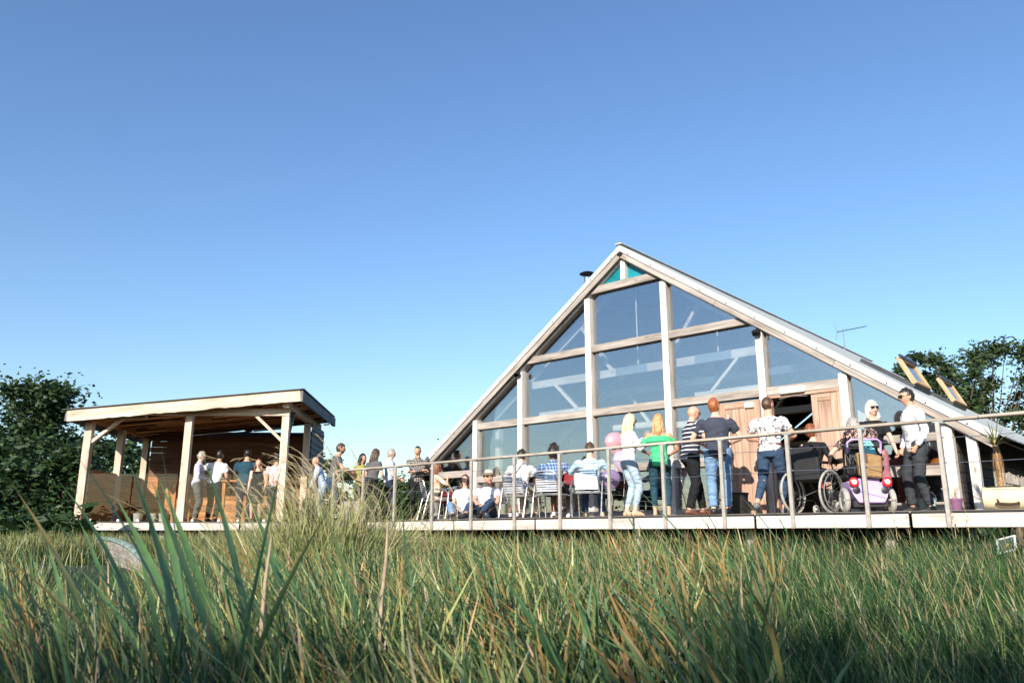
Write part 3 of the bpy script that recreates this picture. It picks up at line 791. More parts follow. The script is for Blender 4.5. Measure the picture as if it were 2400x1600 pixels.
# seed heads among the meadow grass: one stalk and a feathery head each, too many to count
rng = np.random.default_rng(21); X, Y = scatter(1000, .02, .72, 3.5, 10.5, rng=rng); ok = Y < front_limit(X)-.1; X, Y = X[ok], Y[ok]; k = len(X)
h = np.interp(Y, [3.5, 9], [.38, .55])*(.8+.3*rng.random(k)); lx = -(.22+.12*rng.standard_normal(k))*h
V1, q1, C1 = blades(X, Y, gz(X, Y), h, np.full(k, .0022), np.stack([lx, 0*lx], 1), np.stack([.5*lx, 0*lx], 1), rng.random(k)*3.1, cmix((.10, .13, .04), (.16, .17, .06), rng.random(k)), cmix((.26, .22, .10), (.36, .29, .16), rng.random(k)), 3, rng)
hx, hz = X+1.4*lx, gz(X, Y)+h*.93
hc = cmix((.26, .19, .10), (.40, .31, .18), rng.random(k))
V2, q2, C2 = blades(hx-.35*lx*.3, Y, hz-.06, .06+.04*rng.random(k), .005+.004*rng.random(k), np.stack([lx*.12, 0*lx], 1), np.stack([lx*.12, 0*lx], 1), rng.random(k)*3.1, hc, hc, 3, rng)
Vs = np.concatenate([V1, V2]); qs = np.concatenate([q1, q2+len(V1)]); Cs = np.concatenate([C1, C2])
o = bpy.data.objects.new('seed_heads', np_mesh('seed_heads', Vs, qs, Cs, MATS['grass_blade'])); link(o)
tag(o, 'straw coloured grass seed heads nodding over the meadow', 'grass', kind='stuff')

# big cattail leaves in front, each plant a thing, each leaf a part
def strap_leaf(L, w, lean, curl, cb, ct, seed):
    """leaf with a channelled cross-section; local: base at origin, leaning along -x"""
    rg = random.Random(seed); n = 12; V = []; C = []; F = []
    for i in range(n+1):
        t = i/n; x = -(lean*t + curl*t**2.4)*L; z = L*(t - .22*curl*t**3)
        wd = w*(.8+.35*t if t < .5 else .97*max(.03, (1-((t-.5)/.5)**2.2)))
        tw = .5*t*rg.uniform(.6, 1.2)
        for j, s in enumerate((-1, 0, 1)):
            V.append((x + s*wd/2*math.sin(tw), s*wd/2*math.cos(tw), z - (.18*wd if j == 1 else 0)))
            f = t**2.2; C.append([cb[q]*(1-f)+ct[q]*f for q in range(3)])
    for i in range(n):
        for j in range(2): a = i*3+j; F.append((a, a+1, a+4, a+3))
    return np_mesh('leaf', np.array(V), np.array(F), np.array(C), MATS['grass_blade'])
GR = [(.10, .22, .095), (.08, .19, .085), (.12, .24, .09)]
TP = [(.15, .26, .10), (.45, .22, .05), (.16, .19, .07), (.38, .24, .09)]
leaf_lib = [strap_leaf(1.0, .017+.004*(i % 4), .10+.075*(i % 6), .03+.06*(i % 5), GR[i % 3], TP[1+i % 3] if i % 4 == 1 else TP[0], i) for i in range(18)]
rr = random.Random(5)
def px_ground(px, Y):                              # bearing of a photo column -> lateral metres
    return (px-1200)/1921.0*Y
cattails = [(560, 2.35, 9, 1.02), (640, 2.7, 8, .98), (470, 2.9, 6, .9), (720, 2.5, 5, .84), (300, 3.0, 7, .78), (120, 2.3, 6, .62), (860, 3.0, 7, .80), (800, 3.4, 6, .92),
            (1010, 3.2, 6, .70), (1180, 3.6, 7, .72), (1320, 4.0, 6, .70), (1450, 4.6, 6, .78), (1600, 5.2, 6, .80), (1730, 7.2, 6, 1.05), (1560, 6.4, 5, .95), (1880, 8.2, 5, .98), (380, 3.6, 6, .80), (960, 4.6, 6, .86), (230, 2.0, 5, .55), (700, 1.9, 5, .52)]
where = ['standing tallest in front of the pavilion', 'leaning across the pavilion corner post', 'below the left bay of the pavilion', 'in front of the feathery grass clump']
for i, (px, Y, nl, sc_) in enumerate(cattails):
    X = px_ground(px, Y); zb = float(gz(np.array(X), np.array(Y)))
    if i < 4: lb = 'big cattail plant of broad green leaves ' + where[i]
    else: lb = 'cattail plant of broad strap leaves among the reeds below the deck'
    t = thing('cattail_plant', c2w(X, Y, zb-.03), HEAD, lb, 'reed plant', 'cattail plants in the reeds')
    for k in range(nl):
        me = leaf_lib[rr.randrange(18)]; o = bpy.data.objects.new('leaf', me)
        s = sc_*1.10*rr.uniform(.72, 1.05)
        fan = rr.uniform(-1, 1); flip = rr.random() < .08
        az = rr.uniform(-.6, .6) + (math.pi if flip else 0)
        M = Matrix.Translation(c2w(X+rr.uniform(-.09, .09), Y+rr.uniform(-.09, .09), zb-.03)) @ Matrix.Rotation(HEAD+az, 4, 'Z') @ Matrix.Rotation(-.06+.12*fan, 4, 'Y') @ Matrix.Diagonal((s, s*rr.uniform(.9, 1.3), s, 1))
        link(o, M, t)
# pale dead stalks standing in the reeds
for i, (px, Y, L, lean) in enumerate([(655, 2.6, 1.1, -.03), (915, 2.9, 1.15, -.02), (1155, 3.4, .72, -.16), (1300, 3.0, .55, -.18), (1330, 3.1, .5, -.2), (345, 2.3, .62, -.22), (210, 2.2, .6, -.25), (1185, 3.2, .6, -.1), (90, 2.6, .75, .05), (1020, 4.2, .9, -.08)]):
    X = px_ground(px, Y); zb = float(gz(np.array(X), np.array(Y)))
    m = MB(); pts = [(lean*L*t + .012*math.sin(7*t+i), .008*math.cos(5*t+i), L*.72*t) for t in np.linspace(0, 1, 7)]
    m.tube(pts, [.0085, .008, .0078, .0075, .007, .006, .003], 7)
    MATS.get('dead_stalk') or plain('dead_stalk', (.36, .27, .18), .8, 0, .2, 30)
    o = m.build('dead_stalk', MATS['dead_stalk'], smooth=True, M=Matrix.Translation(c2w(X, Y, zb-.02)) @ Matrix.Rotation(HEAD, 4, 'Z'))
    tag(o, 'bare pale dead stalk sticking up out of the reeds', 'stalk', 'dead stalks in the reeds')

# feathery grass clump before the gap between pavilion and rail
def plume_clump(px, Y, nst, nbl, hh, label):
    X = px_ground(px, Y); zb = float(gz(np.array(X), np.array(Y)))
    t = thing('feather_grass', c2w(X, Y, zb), HEAD, label, 'ornamental grass')
    rg = random.Random(int(px)); nr = np.random.default_rng(int(px))
    k = nbl; bx = X + .26*nr.standard_normal(k); by = Y + .18*nr.standard_normal(k)
    ang = nr.standard_normal(k)*.20 - .04
    h = hh*(.36+.50*nr.random(k))
    V, q, C = blades(bx, by, np.full(k, zb), h, .007+.006*nr.random(k), np.stack([ang*h, .15*nr.standard_normal(k)*h], 1), np.stack([ang*h*.9, .12*nr.standard_normal(k)*h], 1), nr.random(k)*3.1,
                     cmix((.10, .15, .045), (.22, .25, .09), nr.random(k)), cmix((.22, .27, .09), (.52, .46, .24), nr.random(k)), 5, nr)
    o = bpy.data.objects.new('leaf_tuft', np_mesh('leaf_tuft', V, q, C, MATS['grass_blade'])); link(o, Matrix.Identity(4), t); tag(o, kind='stuff')
    for i in range(nst):
        L = hh*rg.uniform(.72, 1.15); th = math.radians(rg.uniform(-26, 10)); sgn = -1 if rg.random() < .88 else 1
        bend = math.radians(rg.uniform(38, 82))*sgn; x0, y0 = X+rg.uniform(-.34, .34), Y+rg.uniform(-.18, .18)
        cx_, cz_ = x0, zb; P2 = [(cx_, cz_, th)]; ns_ = 16
        for k2 in range(ns_):
            s = (k2+1)/ns_; ang_ = th + bend*max(0, (s-.66)/.34)**1.5; cx_ += math.sin(ang_)*L/ns_; cz_ += math.cos(ang_)*L/ns_; P2.append((cx_, cz_, ang_))
        m = MB(); m.tube([c2w(a_, y0, b_) for a_, b_, _ in P2], [.0040-.00017*j_ for j_ in range(ns_+1)], 5)
        st = m.build('stem', MATS['straw'], t, smooth=True, M=Matrix.Identity(4))
        # plume: short fine hairs lying along the bent tip, drooping to one side
        nh = 70; f = 11 + nr.random(nh)*4.99; k0 = f.astype(int); fr_ = f-k0; PA = np.array(P2)
        bx_ = PA[k0, 0]*(1-fr_)+PA[k0+1, 0]*fr_; bz_ = PA[k0, 1]*(1-fr_)+PA[k0+1, 1]*fr_; an_ = PA[k0, 2]
        hl = (.045+.055*nr.random(nh))*(1.15-.6*(f-11)/5); dv_ = an_ + sgn*(.15+.55*nr.random(nh))
        V, q, C = blades(bx_, np.full(nh, y0), bz_, np.cos(dv_)*hl-.012, np.full(nh, .0042), np.stack([np.sin(dv_)*hl, .25*hl*nr.standard_normal(nh)], 1), np.zeros((nh, 2)), nr.random(nh)*3.1, cmix((.46, .36, .21), (.60, .50, .33), nr.random(nh)), cmix((.54, .45, .30), (.68, .58, .42), nr.random(nh)), 3, nr)
        pl = bpy.data.objects.new('plume', np_mesh('plume', V, q, C, MATS['grass_blade'])); link(pl, Matrix.Identity(4), st)
plain('straw', (.46, .38, .20), .7, 0, .15, 20)
plume_clump(775, 7.4, 40, 1000, 1.66, 'tall tan feathery grass clump standing before the end of the railing')
plume_clump(690, 8.2, 12, 330, 1.5, 'thin tan feathery grass with drooping plumes across the pavilion corner')
plume_clump(880, 8.0, 14, 420, 1.35, 'straw and green grass tuft hiding the stone planter')
plume_clump(985, 7.6, 8, 160, 1.15, 'small loose tuft of straw grass in front of the deck edge posts')

# fern by the deck edge
t = thing('fern', c2w(px_ground(1105, 12.6), 12.6, -.75), HEAD, 'bright green feathery fern growing at the foot of the deck', 'fern')
for i in range(22):
    L = rr.uniform(.45, .75); az = rr.uniform(0, 6.28); m_pts = []
    nr = np.random.default_rng(i); V = []; C = []; F = []
    for s in np.linspace(.12, 1, 20):
        x = L*.75*s; z = L*(.95*s-.55*s*s); wl = .11*L*2*(1-s)*1.1+.01
        for sg in (-1, 1):
            b = len(V); V += [(x, 0, z), (x+.012, sg*wl*.5, z+.012), (x+.03, sg*wl, z-.01), (x+.018, sg*wl*.5, z-.002)]
            C += [list(np.array((.07, .17, .03))*nr.uniform(.8, 1.5))]*4; F.append((b, b+1, b+2, b+3))
    o = bpy.data.objects.new('frond', np_mesh('frond', np.array(V), np.array(F), np.array(C), MATS['leaf']))
    link(o, WM[t.name] @ Matrix.Translation((rr.uniform(-.3, .3), rr.uniform(-.15, .15), .12)) @ Matrix.Rotation(az, 4, 'Z'), t)

# ------------------------------------------------------------------ trees and hedges
def leaf_cloud(centers, radii, n, size, nr, cdark, clight, flat=.7):
    """leaf faces spread through overlapping clumps, mostly near their outside"""
    k = nr.integers(0, len(centers), n); d = nr.standard_normal((n, 3)); d /= np.linalg.norm(d, axis=1)[:, None]
    r = np.abs(nr.normal(0, .55, n)) + .12*nr.random(n); P = centers[k] + d*radii[k][:, None]*r[:, None]*np.array([1, 1, flat])
    a = nr.standard_normal((n, 3)); a /= np.linalg.norm(a, axis=1)[:, None]; a[:, 2] *= .5
    b = np.cross(a, nr.standard_normal((n, 3))); b /= np.linalg.norm(b, axis=1)[:, None]
    s = size*(.6+.8*nr.random(n))[:, None]
    V = np.stack([P-a*s, P+b*s*.45, P+a*s, P-b*s*.45], 1).reshape(-1, 3)
    q = np.arange(n*4).reshape(n, 4); tt = np.clip(nr.random(n)*.8+.2*nr.random(len(centers))[k], 0, 1)
    return V, q, np.repeat(cmix(cdark, clight, tt), 4, 0)
def tree(name, base, h, spread, nclump, nleaf, size, seed, label, group=None, tr=1.0, trunk_h=.35, cd=(.018, .042, .014), cl=(.05, .095, .028), crown_low=.3, open_=1.0, squash=1.0):
    nr = np.random.default_rng(seed); rg = random.Random(seed)
    t = thing(name, base, 0, label, 'tree', group)
    C = []; R = []; m = MB(); r0 = (.02*h+.06)*tr
    top = Vector((nr.normal()*.04*h, nr.normal()*.04*h, h*.72))
    path = [Vector((0, 0, -.2)), Vector((0, 0, 0))] + [Vector((top.x*s*s+.02*h*math.sin(4*s), top.y*s*s, top.z*s)) for s in (.2, .4, .6, .8, 1)]
    m.tube(path, [r0*1.4, r0*1.1, r0*.9, r0*.75, r0*.58, r0*.4, r0*.2], 8)
    for i in range(nclump):
        zf = crown_low + (1-crown_low)*(i+.5)/nclump; zf = min(.97, max(crown_low, zf+nr.normal()*.05))
        u = (zf-crown_low)/(1-crown_low); prof = math.sin(math.pi*min(.97, .13+.80*u))**.7
        a = rg.uniform(0, 6.28); rad = spread*prof*rg.uniform(.25, 1.0)*squash
        c = Vector((rad*math.cos(a), rad*math.sin(a), zf*h)); C.append(c); R.append(spread*rg.uniform(.26, .44)*open_)
        zb = max(.12, zf*.62-.05); s = zb/.72
        b0 = Vector((top.x*s*s+.02*h*math.sin(4*s), top.y*s*s, zb*h)); md = b0.lerp(c, .55) + Vector((0, 0, -.03*h))
        m.tube([b0, md, c], [r0*.34, r0*.2, r0*.06], 5)
    m.build('trunk', MATS['bark'], t, smooth=True)
    V, q, Cc = leaf_cloud(np.array([list(c) for c in C]), np.array(R), nleaf, size, nr, cd, cl)
    o = bpy.data.objects.new('crown', np_mesh('crown', V, q, Cc, MATS['leaf'], smooth=False)); link(o, WM[t.name], t)
    return t
plain('bark', (.10, .075, .055), .95, 0, .3, 8, .5)
def at(px, Y, z=-1.0): return c2w(px_ground(px, Y), Y, z)
tree('broadleaf_tree', at(46, 33), 6.7, 3.0, 60, 34000, .12, 2, 'tall dark broadleaf tree rising beside the left end of the pavilion', 'trees behind the pavilion', crown_low=.18)
tree('broadleaf_tree', at(-40, 27), 3.4, 3.4, 44, 22000, .13, 3, 'wide dark leafy tree filling the edge left of the pavilion', 'trees behind the pavilion', crown_low=.06)
tree('broadleaf_tree', at(140, 26), 3.3, 2.0, 36, 15000, .11, 4, 'lower bushy dark tree against the left post of the pavilion', 'trees behind the pavilion', crown_low=.05)
tree('broadleaf_tree', at(262, 44), 5.3, 3.4, 26, 7000, .20, 5, 'rounded tree seen between the left posts of the pavilion', 'trees behind the pavilion', crown_low=.1)
tree('broadleaf_tree', at(345, 48), 5.0, 3.6, 26, 7000, .20, 6, 'second rounded tree seen through the open side of the pavilion', 'trees behind the pavilion', crown_low=.1)
tree('broadleaf_tree', at(765, 60), 6.3, 2.6, 22, 4500, .20, 7, 'small distant tree showing just past the lap siding of the pavilion', crown_low=.2)
RT_ = dict(cd=(.02, .045, .018), cl=(.075, .12, .04))
tree('alder_tree', at(2385, 31), 8.0, 3.0, 70, 17000, .10, 8, 'tall airy tree behind the eaves with gaps in its crown', 'trees behind the hall', crown_low=.2, open_=.62, tr=.55, **RT_)
tree('alder_tree', at(2275, 29), 7.3, 2.4, 52, 9500, .10, 9, 'open branched tree behind the two roof windows', 'trees behind the hall', crown_low=.3, open_=.52, tr=.5, **RT_)
tree('alder_tree', at(2180, 30), 7.6, 1.2, 36, 5000, .10, 10, 'narrow leaning tree beside the upper roof window', 'trees behind the hall', crown_low=.35, open_=.62, tr=.42, **RT_)
def bush(name, base, L, W, H, n, size, seed, label, cat='bush', group=None, rz=0.0, cd=(.02, .05, .014), cl=(.06, .115, .03)):
    nr = np.random.default_rng(seed); t = thing(name, base, rz, label, cat, group); nc = max(8, int(L*5))
    nc *= 3; C = np.stack([(nr.random(nc)-.5)*L, (nr.random(nc)-.5)*W, H*(.10+.74*nr.random(nc))], 1); R = np.minimum(.42*H, .45*W+.2)*(.5+.4*nr.random(nc))
    V, q, Cc = leaf_cloud(C, R, n, size, nr, cd, cl, 1.0)
    V2, q2, C2 = leaf_cloud(C, R*.8, max(300, n//7), size*3.0, nr, cd, cd, 1.0)
    q = np.concatenate([q, q2+len(V)]); V = np.concatenate([V, V2]); Cc = np.concatenate([Cc, C2])
    o = bpy.data.objects.new('foliage', np_mesh('foliage', V, q, Cc, MATS['leaf'], smooth=False)); link(o, WM[t.name], t)
    m = MB()
    for i in range(nc): m.tube([(C[i][0]*.9, C[i][1]*.6, -.1), (C[i][0], C[i][1], C[i][2])], [.02, .006], 5)
    m.build('stem', MATS['bark'], t)
bush('bush', (-6.6, 3.5, -.8), 5.0, 1.2, 2.05, 40000, .05, 31, 'leafy green bush behind the deck left of the hall')
bush('bush', (-9.4, 6.6, -.8), 4.6, 1.4, 1.9, 26000, .06, 32, 'green bush behind the deck near the pavilion siding')
bush('bush', at(60, 17.5, -1.1), 3.0, 1.6, 1.35, 7000, .06, 33, 'dark shaded bush at the left foot of the pavilion platform')
bush('bush', at(150, 15.5, -1.2), 1.6, 1.0, .9, 3500, .05, 34, 'low dark bramble in front of the pavilion corner')
# far hedges that close the horizon all round
nr = np.random.default_rng(77); CC = []; RR_ = []
for a in np.arange(0, 360, 1.6):
    d = 62 + 7*math.sin(a*.11) + 4*nr.normal(); ar = math.radians(a)
    CC.append((d*math.sin(ar), d*math.cos(ar), .1+.5*nr.random())); RR_.append(1.5+.8*nr.random())
Cw = to_world(np.array(CC)); V, q, Cc = leaf_cloud(Cw, np.array(RR_), 60000, .30, nr, (.018, .04, .014), (.045, .085, .025), .9)
V2, q2, C2 = leaf_cloud(Cw - np.array([0, 0, .5]), np.array(RR_)*.85, 9000, 1.0, nr, (.018, .04, .014), (.03, .06, .02), .8)
q = np.concatenate([q, q2+len(V)]); V = np.concatenate([V, V2]); Cc = np.concatenate([Cc, C2])
o = bpy.data.objects.new('far_hedge', np_mesh('far_hedge', V, q, Cc, MATS['leaf'], smooth=False)); link(o); tag(o, 'distant dark hedge line closing the fields', 'hedge', kind='stuff')


# willows added out of view behind the camera to cast shade on the nearest reeds
for i, (X, Y, h_, sp_) in enumerate(((-7.6, -6.4, 4.7, 1.8), (-5.2, -7.0, 5.0, 1.9), (-2.9, -7.6, 5.7, 2.0), (-.6, -8.2, 5.9, 2.0))):
    tree('added_shade_willow', c2w(X, Y, -1.1), h_, sp_, 60, 11000, .075, 40+i, 'leafy willow added out of view on the sunny side to shade the nearest reeds', 'willows added for shade', crown_low=.12)
# weeds sprouting in front of the fascia
for i, (px, Y, h_) in enumerate(((1958, 9.6, .62), (2098, 9.3, .78), (2128, 9.2, .66), (2236, 8.9, .80), (2268, 8.8, .74), (1790, 10.2, .60), (1640, 10.9, .62))):
    X = px_ground(px, Y); zb = float(gz(np.array(X), np.array(Y))); nr = np.random.default_rng(200+i)
    t = thing('weed', c2w(X, Y, zb), HEAD, 'leafy upright weed growing up in front of the deck fascia', 'weed', 'weeds along the deck edge')
    m = MB(); m.tube([(.02*math.sin(3*s), 0, h_*s) for s in np.linspace(0, 1, 7)], [.004, .004, .0035, .003, .0025, .002, .001], 5); m.build('stem', MATS['straw'], t)
    V = []; C = []; F = []
    for k in range(30):
        z = h_*(.3+.7*k/30); a_ = k*2.4; L_ = .07*(1.2-z/h_*.8); b0 = len(V); d_ = np.array([math.cos(a_), math.sin(a_), .55]); s_ = np.array([-math.sin(a_), math.cos(a_), 0])
        p = np.array([.02*math.sin(3*z/h_), 0, z]); V += [p, p+d_*L_*.5+s_*L_*.16, p+d_*L_, p+d_*L_*.5-s_*L_*.16]; C += [list(np.array((.05, .10, .03))*nr.uniform(.7, 1.5))]*4; F.append((b0, b0+1, b0+2, b0+3))
    o = bpy.data.objects.new('leaves', np_mesh('leaves', np.array(V), np.array(F), np.array(C), MATS['leaf'])); link(o, WM[t.name], t); tag(o, kind='stuff')
# ------------------------------------------------------------------ people
def cloth(name, col, rough=.85, pattern=None, col2=None, scale=1.0):
    m, nt, b = nodes_of(name)
    tc = N(nt, 'ShaderNodeTexCoord'); nz = N(nt, 'ShaderNodeTexNoise'); nz.inputs['Scale'].default_value = 11; nz.inputs['Detail'].default_value = 4
    nt.links.new(tc.outputs['Object'], nz.inputs['Vector'])
    r = ramp(nt, nz.outputs['Fac'], [(.3, tuple(c*.80 for c in col)), (.68, tuple(min(1, c*1.08) for c in col))])
    out = r.outputs[0]
    if pattern in ('stripes', 'check'):
        sp = N(nt, 'ShaderNodeSeparateXYZ'); nt.links.new(tc.outputs['Object'], sp.inputs[0])
        def band(src, sc, width):
            a = N(nt, 'ShaderNodeMath', operation='MULTIPLY'); a.inputs[1].default_value = sc; nt.links.new(src, a.inputs[0])
            f = N(nt, 'ShaderNodeMath', operation='FRACT'); nt.links.new(a.outputs[0], f.inputs[0])
            g = N(nt, 'ShaderNodeMath', operation='LESS_THAN'); g.inputs[1].default_value = width; nt.links.new(f.outputs[0], g.inputs[0]); return g.outputs[0]
        fac = band(sp.outputs['Z'], scale, .25 if pattern == 'stripes' else .45)
        if pattern == 'check':
            ad = N(nt, 'ShaderNodeMath', operation='ADD'); nt.links.new(sp.outputs['X'], ad.inputs[0]); nt.links.new(sp.outputs['Y'], ad.inputs[1])
            f2 = band(ad.outputs[0], scale, .45)
            mm = N(nt, 'ShaderNodeMath', operation='ADD'); nt.links.new(fac, mm.inputs[0]); nt.links.new(f2, mm.inputs[1])
            ml = N(nt, 'ShaderNodeMath', operation='MULTIPLY'); ml.inputs[1].default_value = .5; nt.links.new(mm.outputs[0], ml.inputs[0]); fac = ml.outputs[0]
        mx = N(nt, 'ShaderNodeMix', data_type='RGBA'); nt.links.new(fac, mx.inputs[0]); nt.links.new(out, mx.inputs[6]); mx.inputs[7].default_value = (*col2, 1); out = mx.outputs[2]
    elif pattern == 'floral':
        vo = N(nt, 'ShaderNodeTexNoise'); vo.inputs['Scale'].default_value = scale; vo.inputs['Detail'].default_value = 3; vo.inputs['Distortion'].default_value = 2.5
        nt.links.new(tc.outputs['Object'], vo.inputs['Vector'])
        rr_ = ramp(nt, vo.outputs['Fac'], [(.53, (0, 0, 0)), (.57, (1, 1, 1))])
        mx = N(nt, 'ShaderNodeMix', data_type='RGBA'); nt.links.new(rr_.outputs[0], mx.inputs[0]); nt.links.new(out, mx.inputs[6]); mx.inputs[7].default_value = (*col2, 1); out = mx.outputs[2]
    nt.links.new(out, b.inputs['Base Color']); b.inputs['Roughness'].default_value = rough; b.inputs['Specular IOR Level'].default_value = .15
    nz2 = N(nt, 'ShaderNodeTexNoise'); nz2.inputs['Scale'].default_value = 7; nz2.inputs['Detail'].default_value = 3; nz2.inputs['Distortion'].default_value = 1.2
    mp = N(nt, 'ShaderNodeMapping'); mp.inputs['Scale'].default_value = (1, 1, 1.9); nt.links.new(tc.outputs['Object'], mp.inputs['Vector']); nt.links.new(mp.outputs[0], nz2.inputs['Vector'])
    bump(nt, nz2.outputs['Fac'], b, .8, .035)
    return m
def skin_mat(name, col):
    m, nt, b = nodes_of(name)
    tc = N(nt, 'ShaderNodeTexCoord'); nz = N(nt, 'ShaderNodeTexNoise'); nz.inputs['Scale'].default_value = 14
    nt.links.new(tc.outputs['Object'], nz.inputs['Vector'])
    r = ramp(nt, nz.outputs['Fac'], [(.3, (col[0]*.92, col[1]*.82, col[2]*.78)), (.7, col)]); nt.links.new(r.outputs[0], b.inputs['Base Color'])
    b.inputs['Roughness'].default_value = .5; b.inputs['Specular IOR Level'].default_value = .35
    b.inputs['Subsurface Weight'].default_value = .08; b.inputs['Subsurface Radius'].default_value = (.02, .008, .004)
    return m
def hair_mat(name, c1, c2):
    m, nt, b = nodes_of(name)
    tc = N(nt, 'ShaderNodeTexCoord'); mp = N(nt, 'ShaderNodeMapping'); mp.inputs['Scale'].default_value = (70, 70, 9); nt.links.new(tc.outputs['Object'], mp.inputs['Vector'])
    nz = N(nt, 'ShaderNodeTexNoise'); nz.inputs['Scale'].default_value = 1; nz.inputs['Detail'].default_value = 4; nt.links.new(mp.outputs[0], nz.inputs['Vector'])
    r = ramp(nt, nz.outputs['Fac'], [(.3, c1), (.7, c2)]); nt.links.new(r.outputs[0], b.inputs['Base Color']); b.inputs['Roughness'].default_value = .42
    bump(nt, nz.outputs['Fac'], b, .7, .01)
    return m
skin_mat('skin_fair', (.64, .42, .32)); skin_mat('skin_tan', (.52, .31, .21)); skin_mat('skin_red', (.58, .33, .24)); skin_mat('skin_dark', (.13, .065, .04))
plain('eye_dark', (.02, .016, .014), .3); plain('lip', (.40, .14, .12), .5, 0, .05)
hair_mat('hair_black', (.008, .006, .005), (.03, .022, .018)); hair_mat('hair_brown', (.035, .018, .010), (.11, .058, .03)); hair_mat('hair_auburn', (.12, .035, .012), (.30, .10, .035))
hair_mat('hair_blonde', (.55, .40, .22), (.82, .68, .46)); hair_mat('hair_strawberry', (.36, .17, .065), (.70, .40, .18)); hair_mat('hair_ginger', (.22, .065, .02), (.42, .14, .04)); hair_mat('hair_grey', (.22, .20, .18), (.42, .39, .36)); hair_mat('hair_platinum', (.60, .54, .46), (.85, .80, .72))

def ik(a, c, l1, l2, pole):
    """middle joint of a two-bone chain from a to c, bending towards pole"""
    a, c = Vector(a), Vector(c); d = c-a; L = min(d.length, (l1+l2)*.998); dn_ = d.normalized(); c = a + dn_*L
    x = (l1*l1 - l2*l2 + L*L)/(2*L); h = math.sqrt(max(0, l1*l1 - x*x))
    p = Vector(pole); p = p - dn_*p.dot(dn_)
    if p.length < 1e-5: p = dn_.orthogonal()
    return a + dn_*x + p.normalized()*h, c
def remeshed(mb, voxel, smooth_it=3):
    """fuse overlapping solids into one continuous surface"""
    me = mesh_from('tmp', mb.V, mb.F); bm = bmesh.new(); bm.from_mesh(me); bmesh.ops.recalc_face_normals(bm, faces=bm.faces); bm.to_mesh(me); bm.free()
    o = bpy.data.objects.new('tmp', me); COL.objects.link(o)
    r = o.modifiers.new('r', 'REMESH'); r.mode = 'VOXEL'; r.voxel_size = voxel; r.adaptivity = 0.0
    if smooth_it:
        s = o.modifiers.new('s', 'SMOOTH'); s.iterations = smooth_it; s.factor = .5
    dg = bpy.context.evaluated_depsgraph_get(); dg.update(); ev = o.evaluated_get(dg); m2 = ev.to_mesh()
    nv = len(m2.vertices); co = np.zeros(nv*3, np.float32); m2.vertices.foreach_get('co', co)
    F = [tuple(p.vertices) for p in m2.polygons]; ev.to_mesh_clear()
    bpy.data.objects.remove(o); bpy.data.meshes.remove(me)
    return co.reshape(-1, 3), F
def head_point(th, ph, f=1.0, fem=False):
    """head surface, local to head centre, face towards +y; th azimuth (0=+x), ph polar from top"""
    x, y, z = math.sin(ph)*math.cos(th), math.sin(ph)*math.sin(th), math.cos(ph)
    rx, ry, rz = .081, .101, .121
    if z < 0:                                                      # jaw narrows to the chin
        k = -z; rx *= 1-.30*k; ry *= (1-.10*k) if y > 0 else (1-.34*k)
    p = Vector((x*rx, y*ry, z*rz))
    if y > 0:
        fr = y*max(0, 1-abs(x)*1.1)
        p.y += .020*math.exp(-((x)/.16)**2 - ((z+.16)/.15)**2)*fr*1.25 + .012*math.exp(-((x)/.10)**2 - ((z+.26)/.07)**2)*fr   # nose
        p.y += .006*math.exp(-((z-.16)/.10)**2)*fr                                                                          # brow
        p.y -= .009*math.exp(-((abs(x)-.40)/.17)**2 - ((z-.02)/.09)**2)*fr                                                  # sockets
        p.y += .006*math.exp(-((x)/.22)**2 - ((z+.52)/.07)**2)*fr                                                           # lips
        p.y += .008*math.exp(-((x)/.25)**2 - ((z+.88)/.12)**2)*max(0, y+.3)                                                 # chin
    return p*f
def hand(mb, wrist, d, palm_n, s, side, curl=.5, spread=.12):
    """palm and five separate fingers; d points to the fingertips, palm_n out of the palm"""
    d = Vector(d).normalized(); n_ = Vector(palm_n); n_ = (n_ - d*n_.dot(d))
    if n_.length < 1e-4: n_ = d.orthogonal()
    n_.normalize(); w = d.cross(n_)*side                           # towards the thumb side
    W = Vector(wrist)
    mb.tube([W-d*.03*s, W+d*.01*s, W+d*.045*s, W+d*.085*s, W+d*.094*s], [(.023*s, .021*s), (.027*s, .020*s), (.037*s, .015*s), (.039*s, .013*s), (.036*s, .010*s)], 8, ref=w)
    for i, (off, L) in enumerate(((.028, .070), (.0095, .080), (-.0095, .075), (-.0275, .058))):
        b = W + d*.082*s + w*off*s; dd = (d + w*off*spread*14).normalized(); pts = [b]; cu = 0
        for seg in (.45, .32, .25):
            cu += curl*.9; v = dd*math.cos(cu) + n_*math.sin(cu); pts.append(pts[-1]+v*L*seg*s)
        mb.tube(pts, [.0088*s, .0086*s, .0078*s, .0056*s], 6)
    b = W + d*.022*s + w*.026*s; v0 = (w*.75+d*.65+n_*.25).normalized(); v1 = (w*.25+d*.9+n_*(.3+.5*curl)).normalized()
    mb.tube([b-v0*.01*s, b+v0*.034*s, b+v0*.034*s+v1*.03*s, b+v0*.034*s+v1*.052*s], [.0125*s, .011*s, .0095*s, .0065*s], 6)
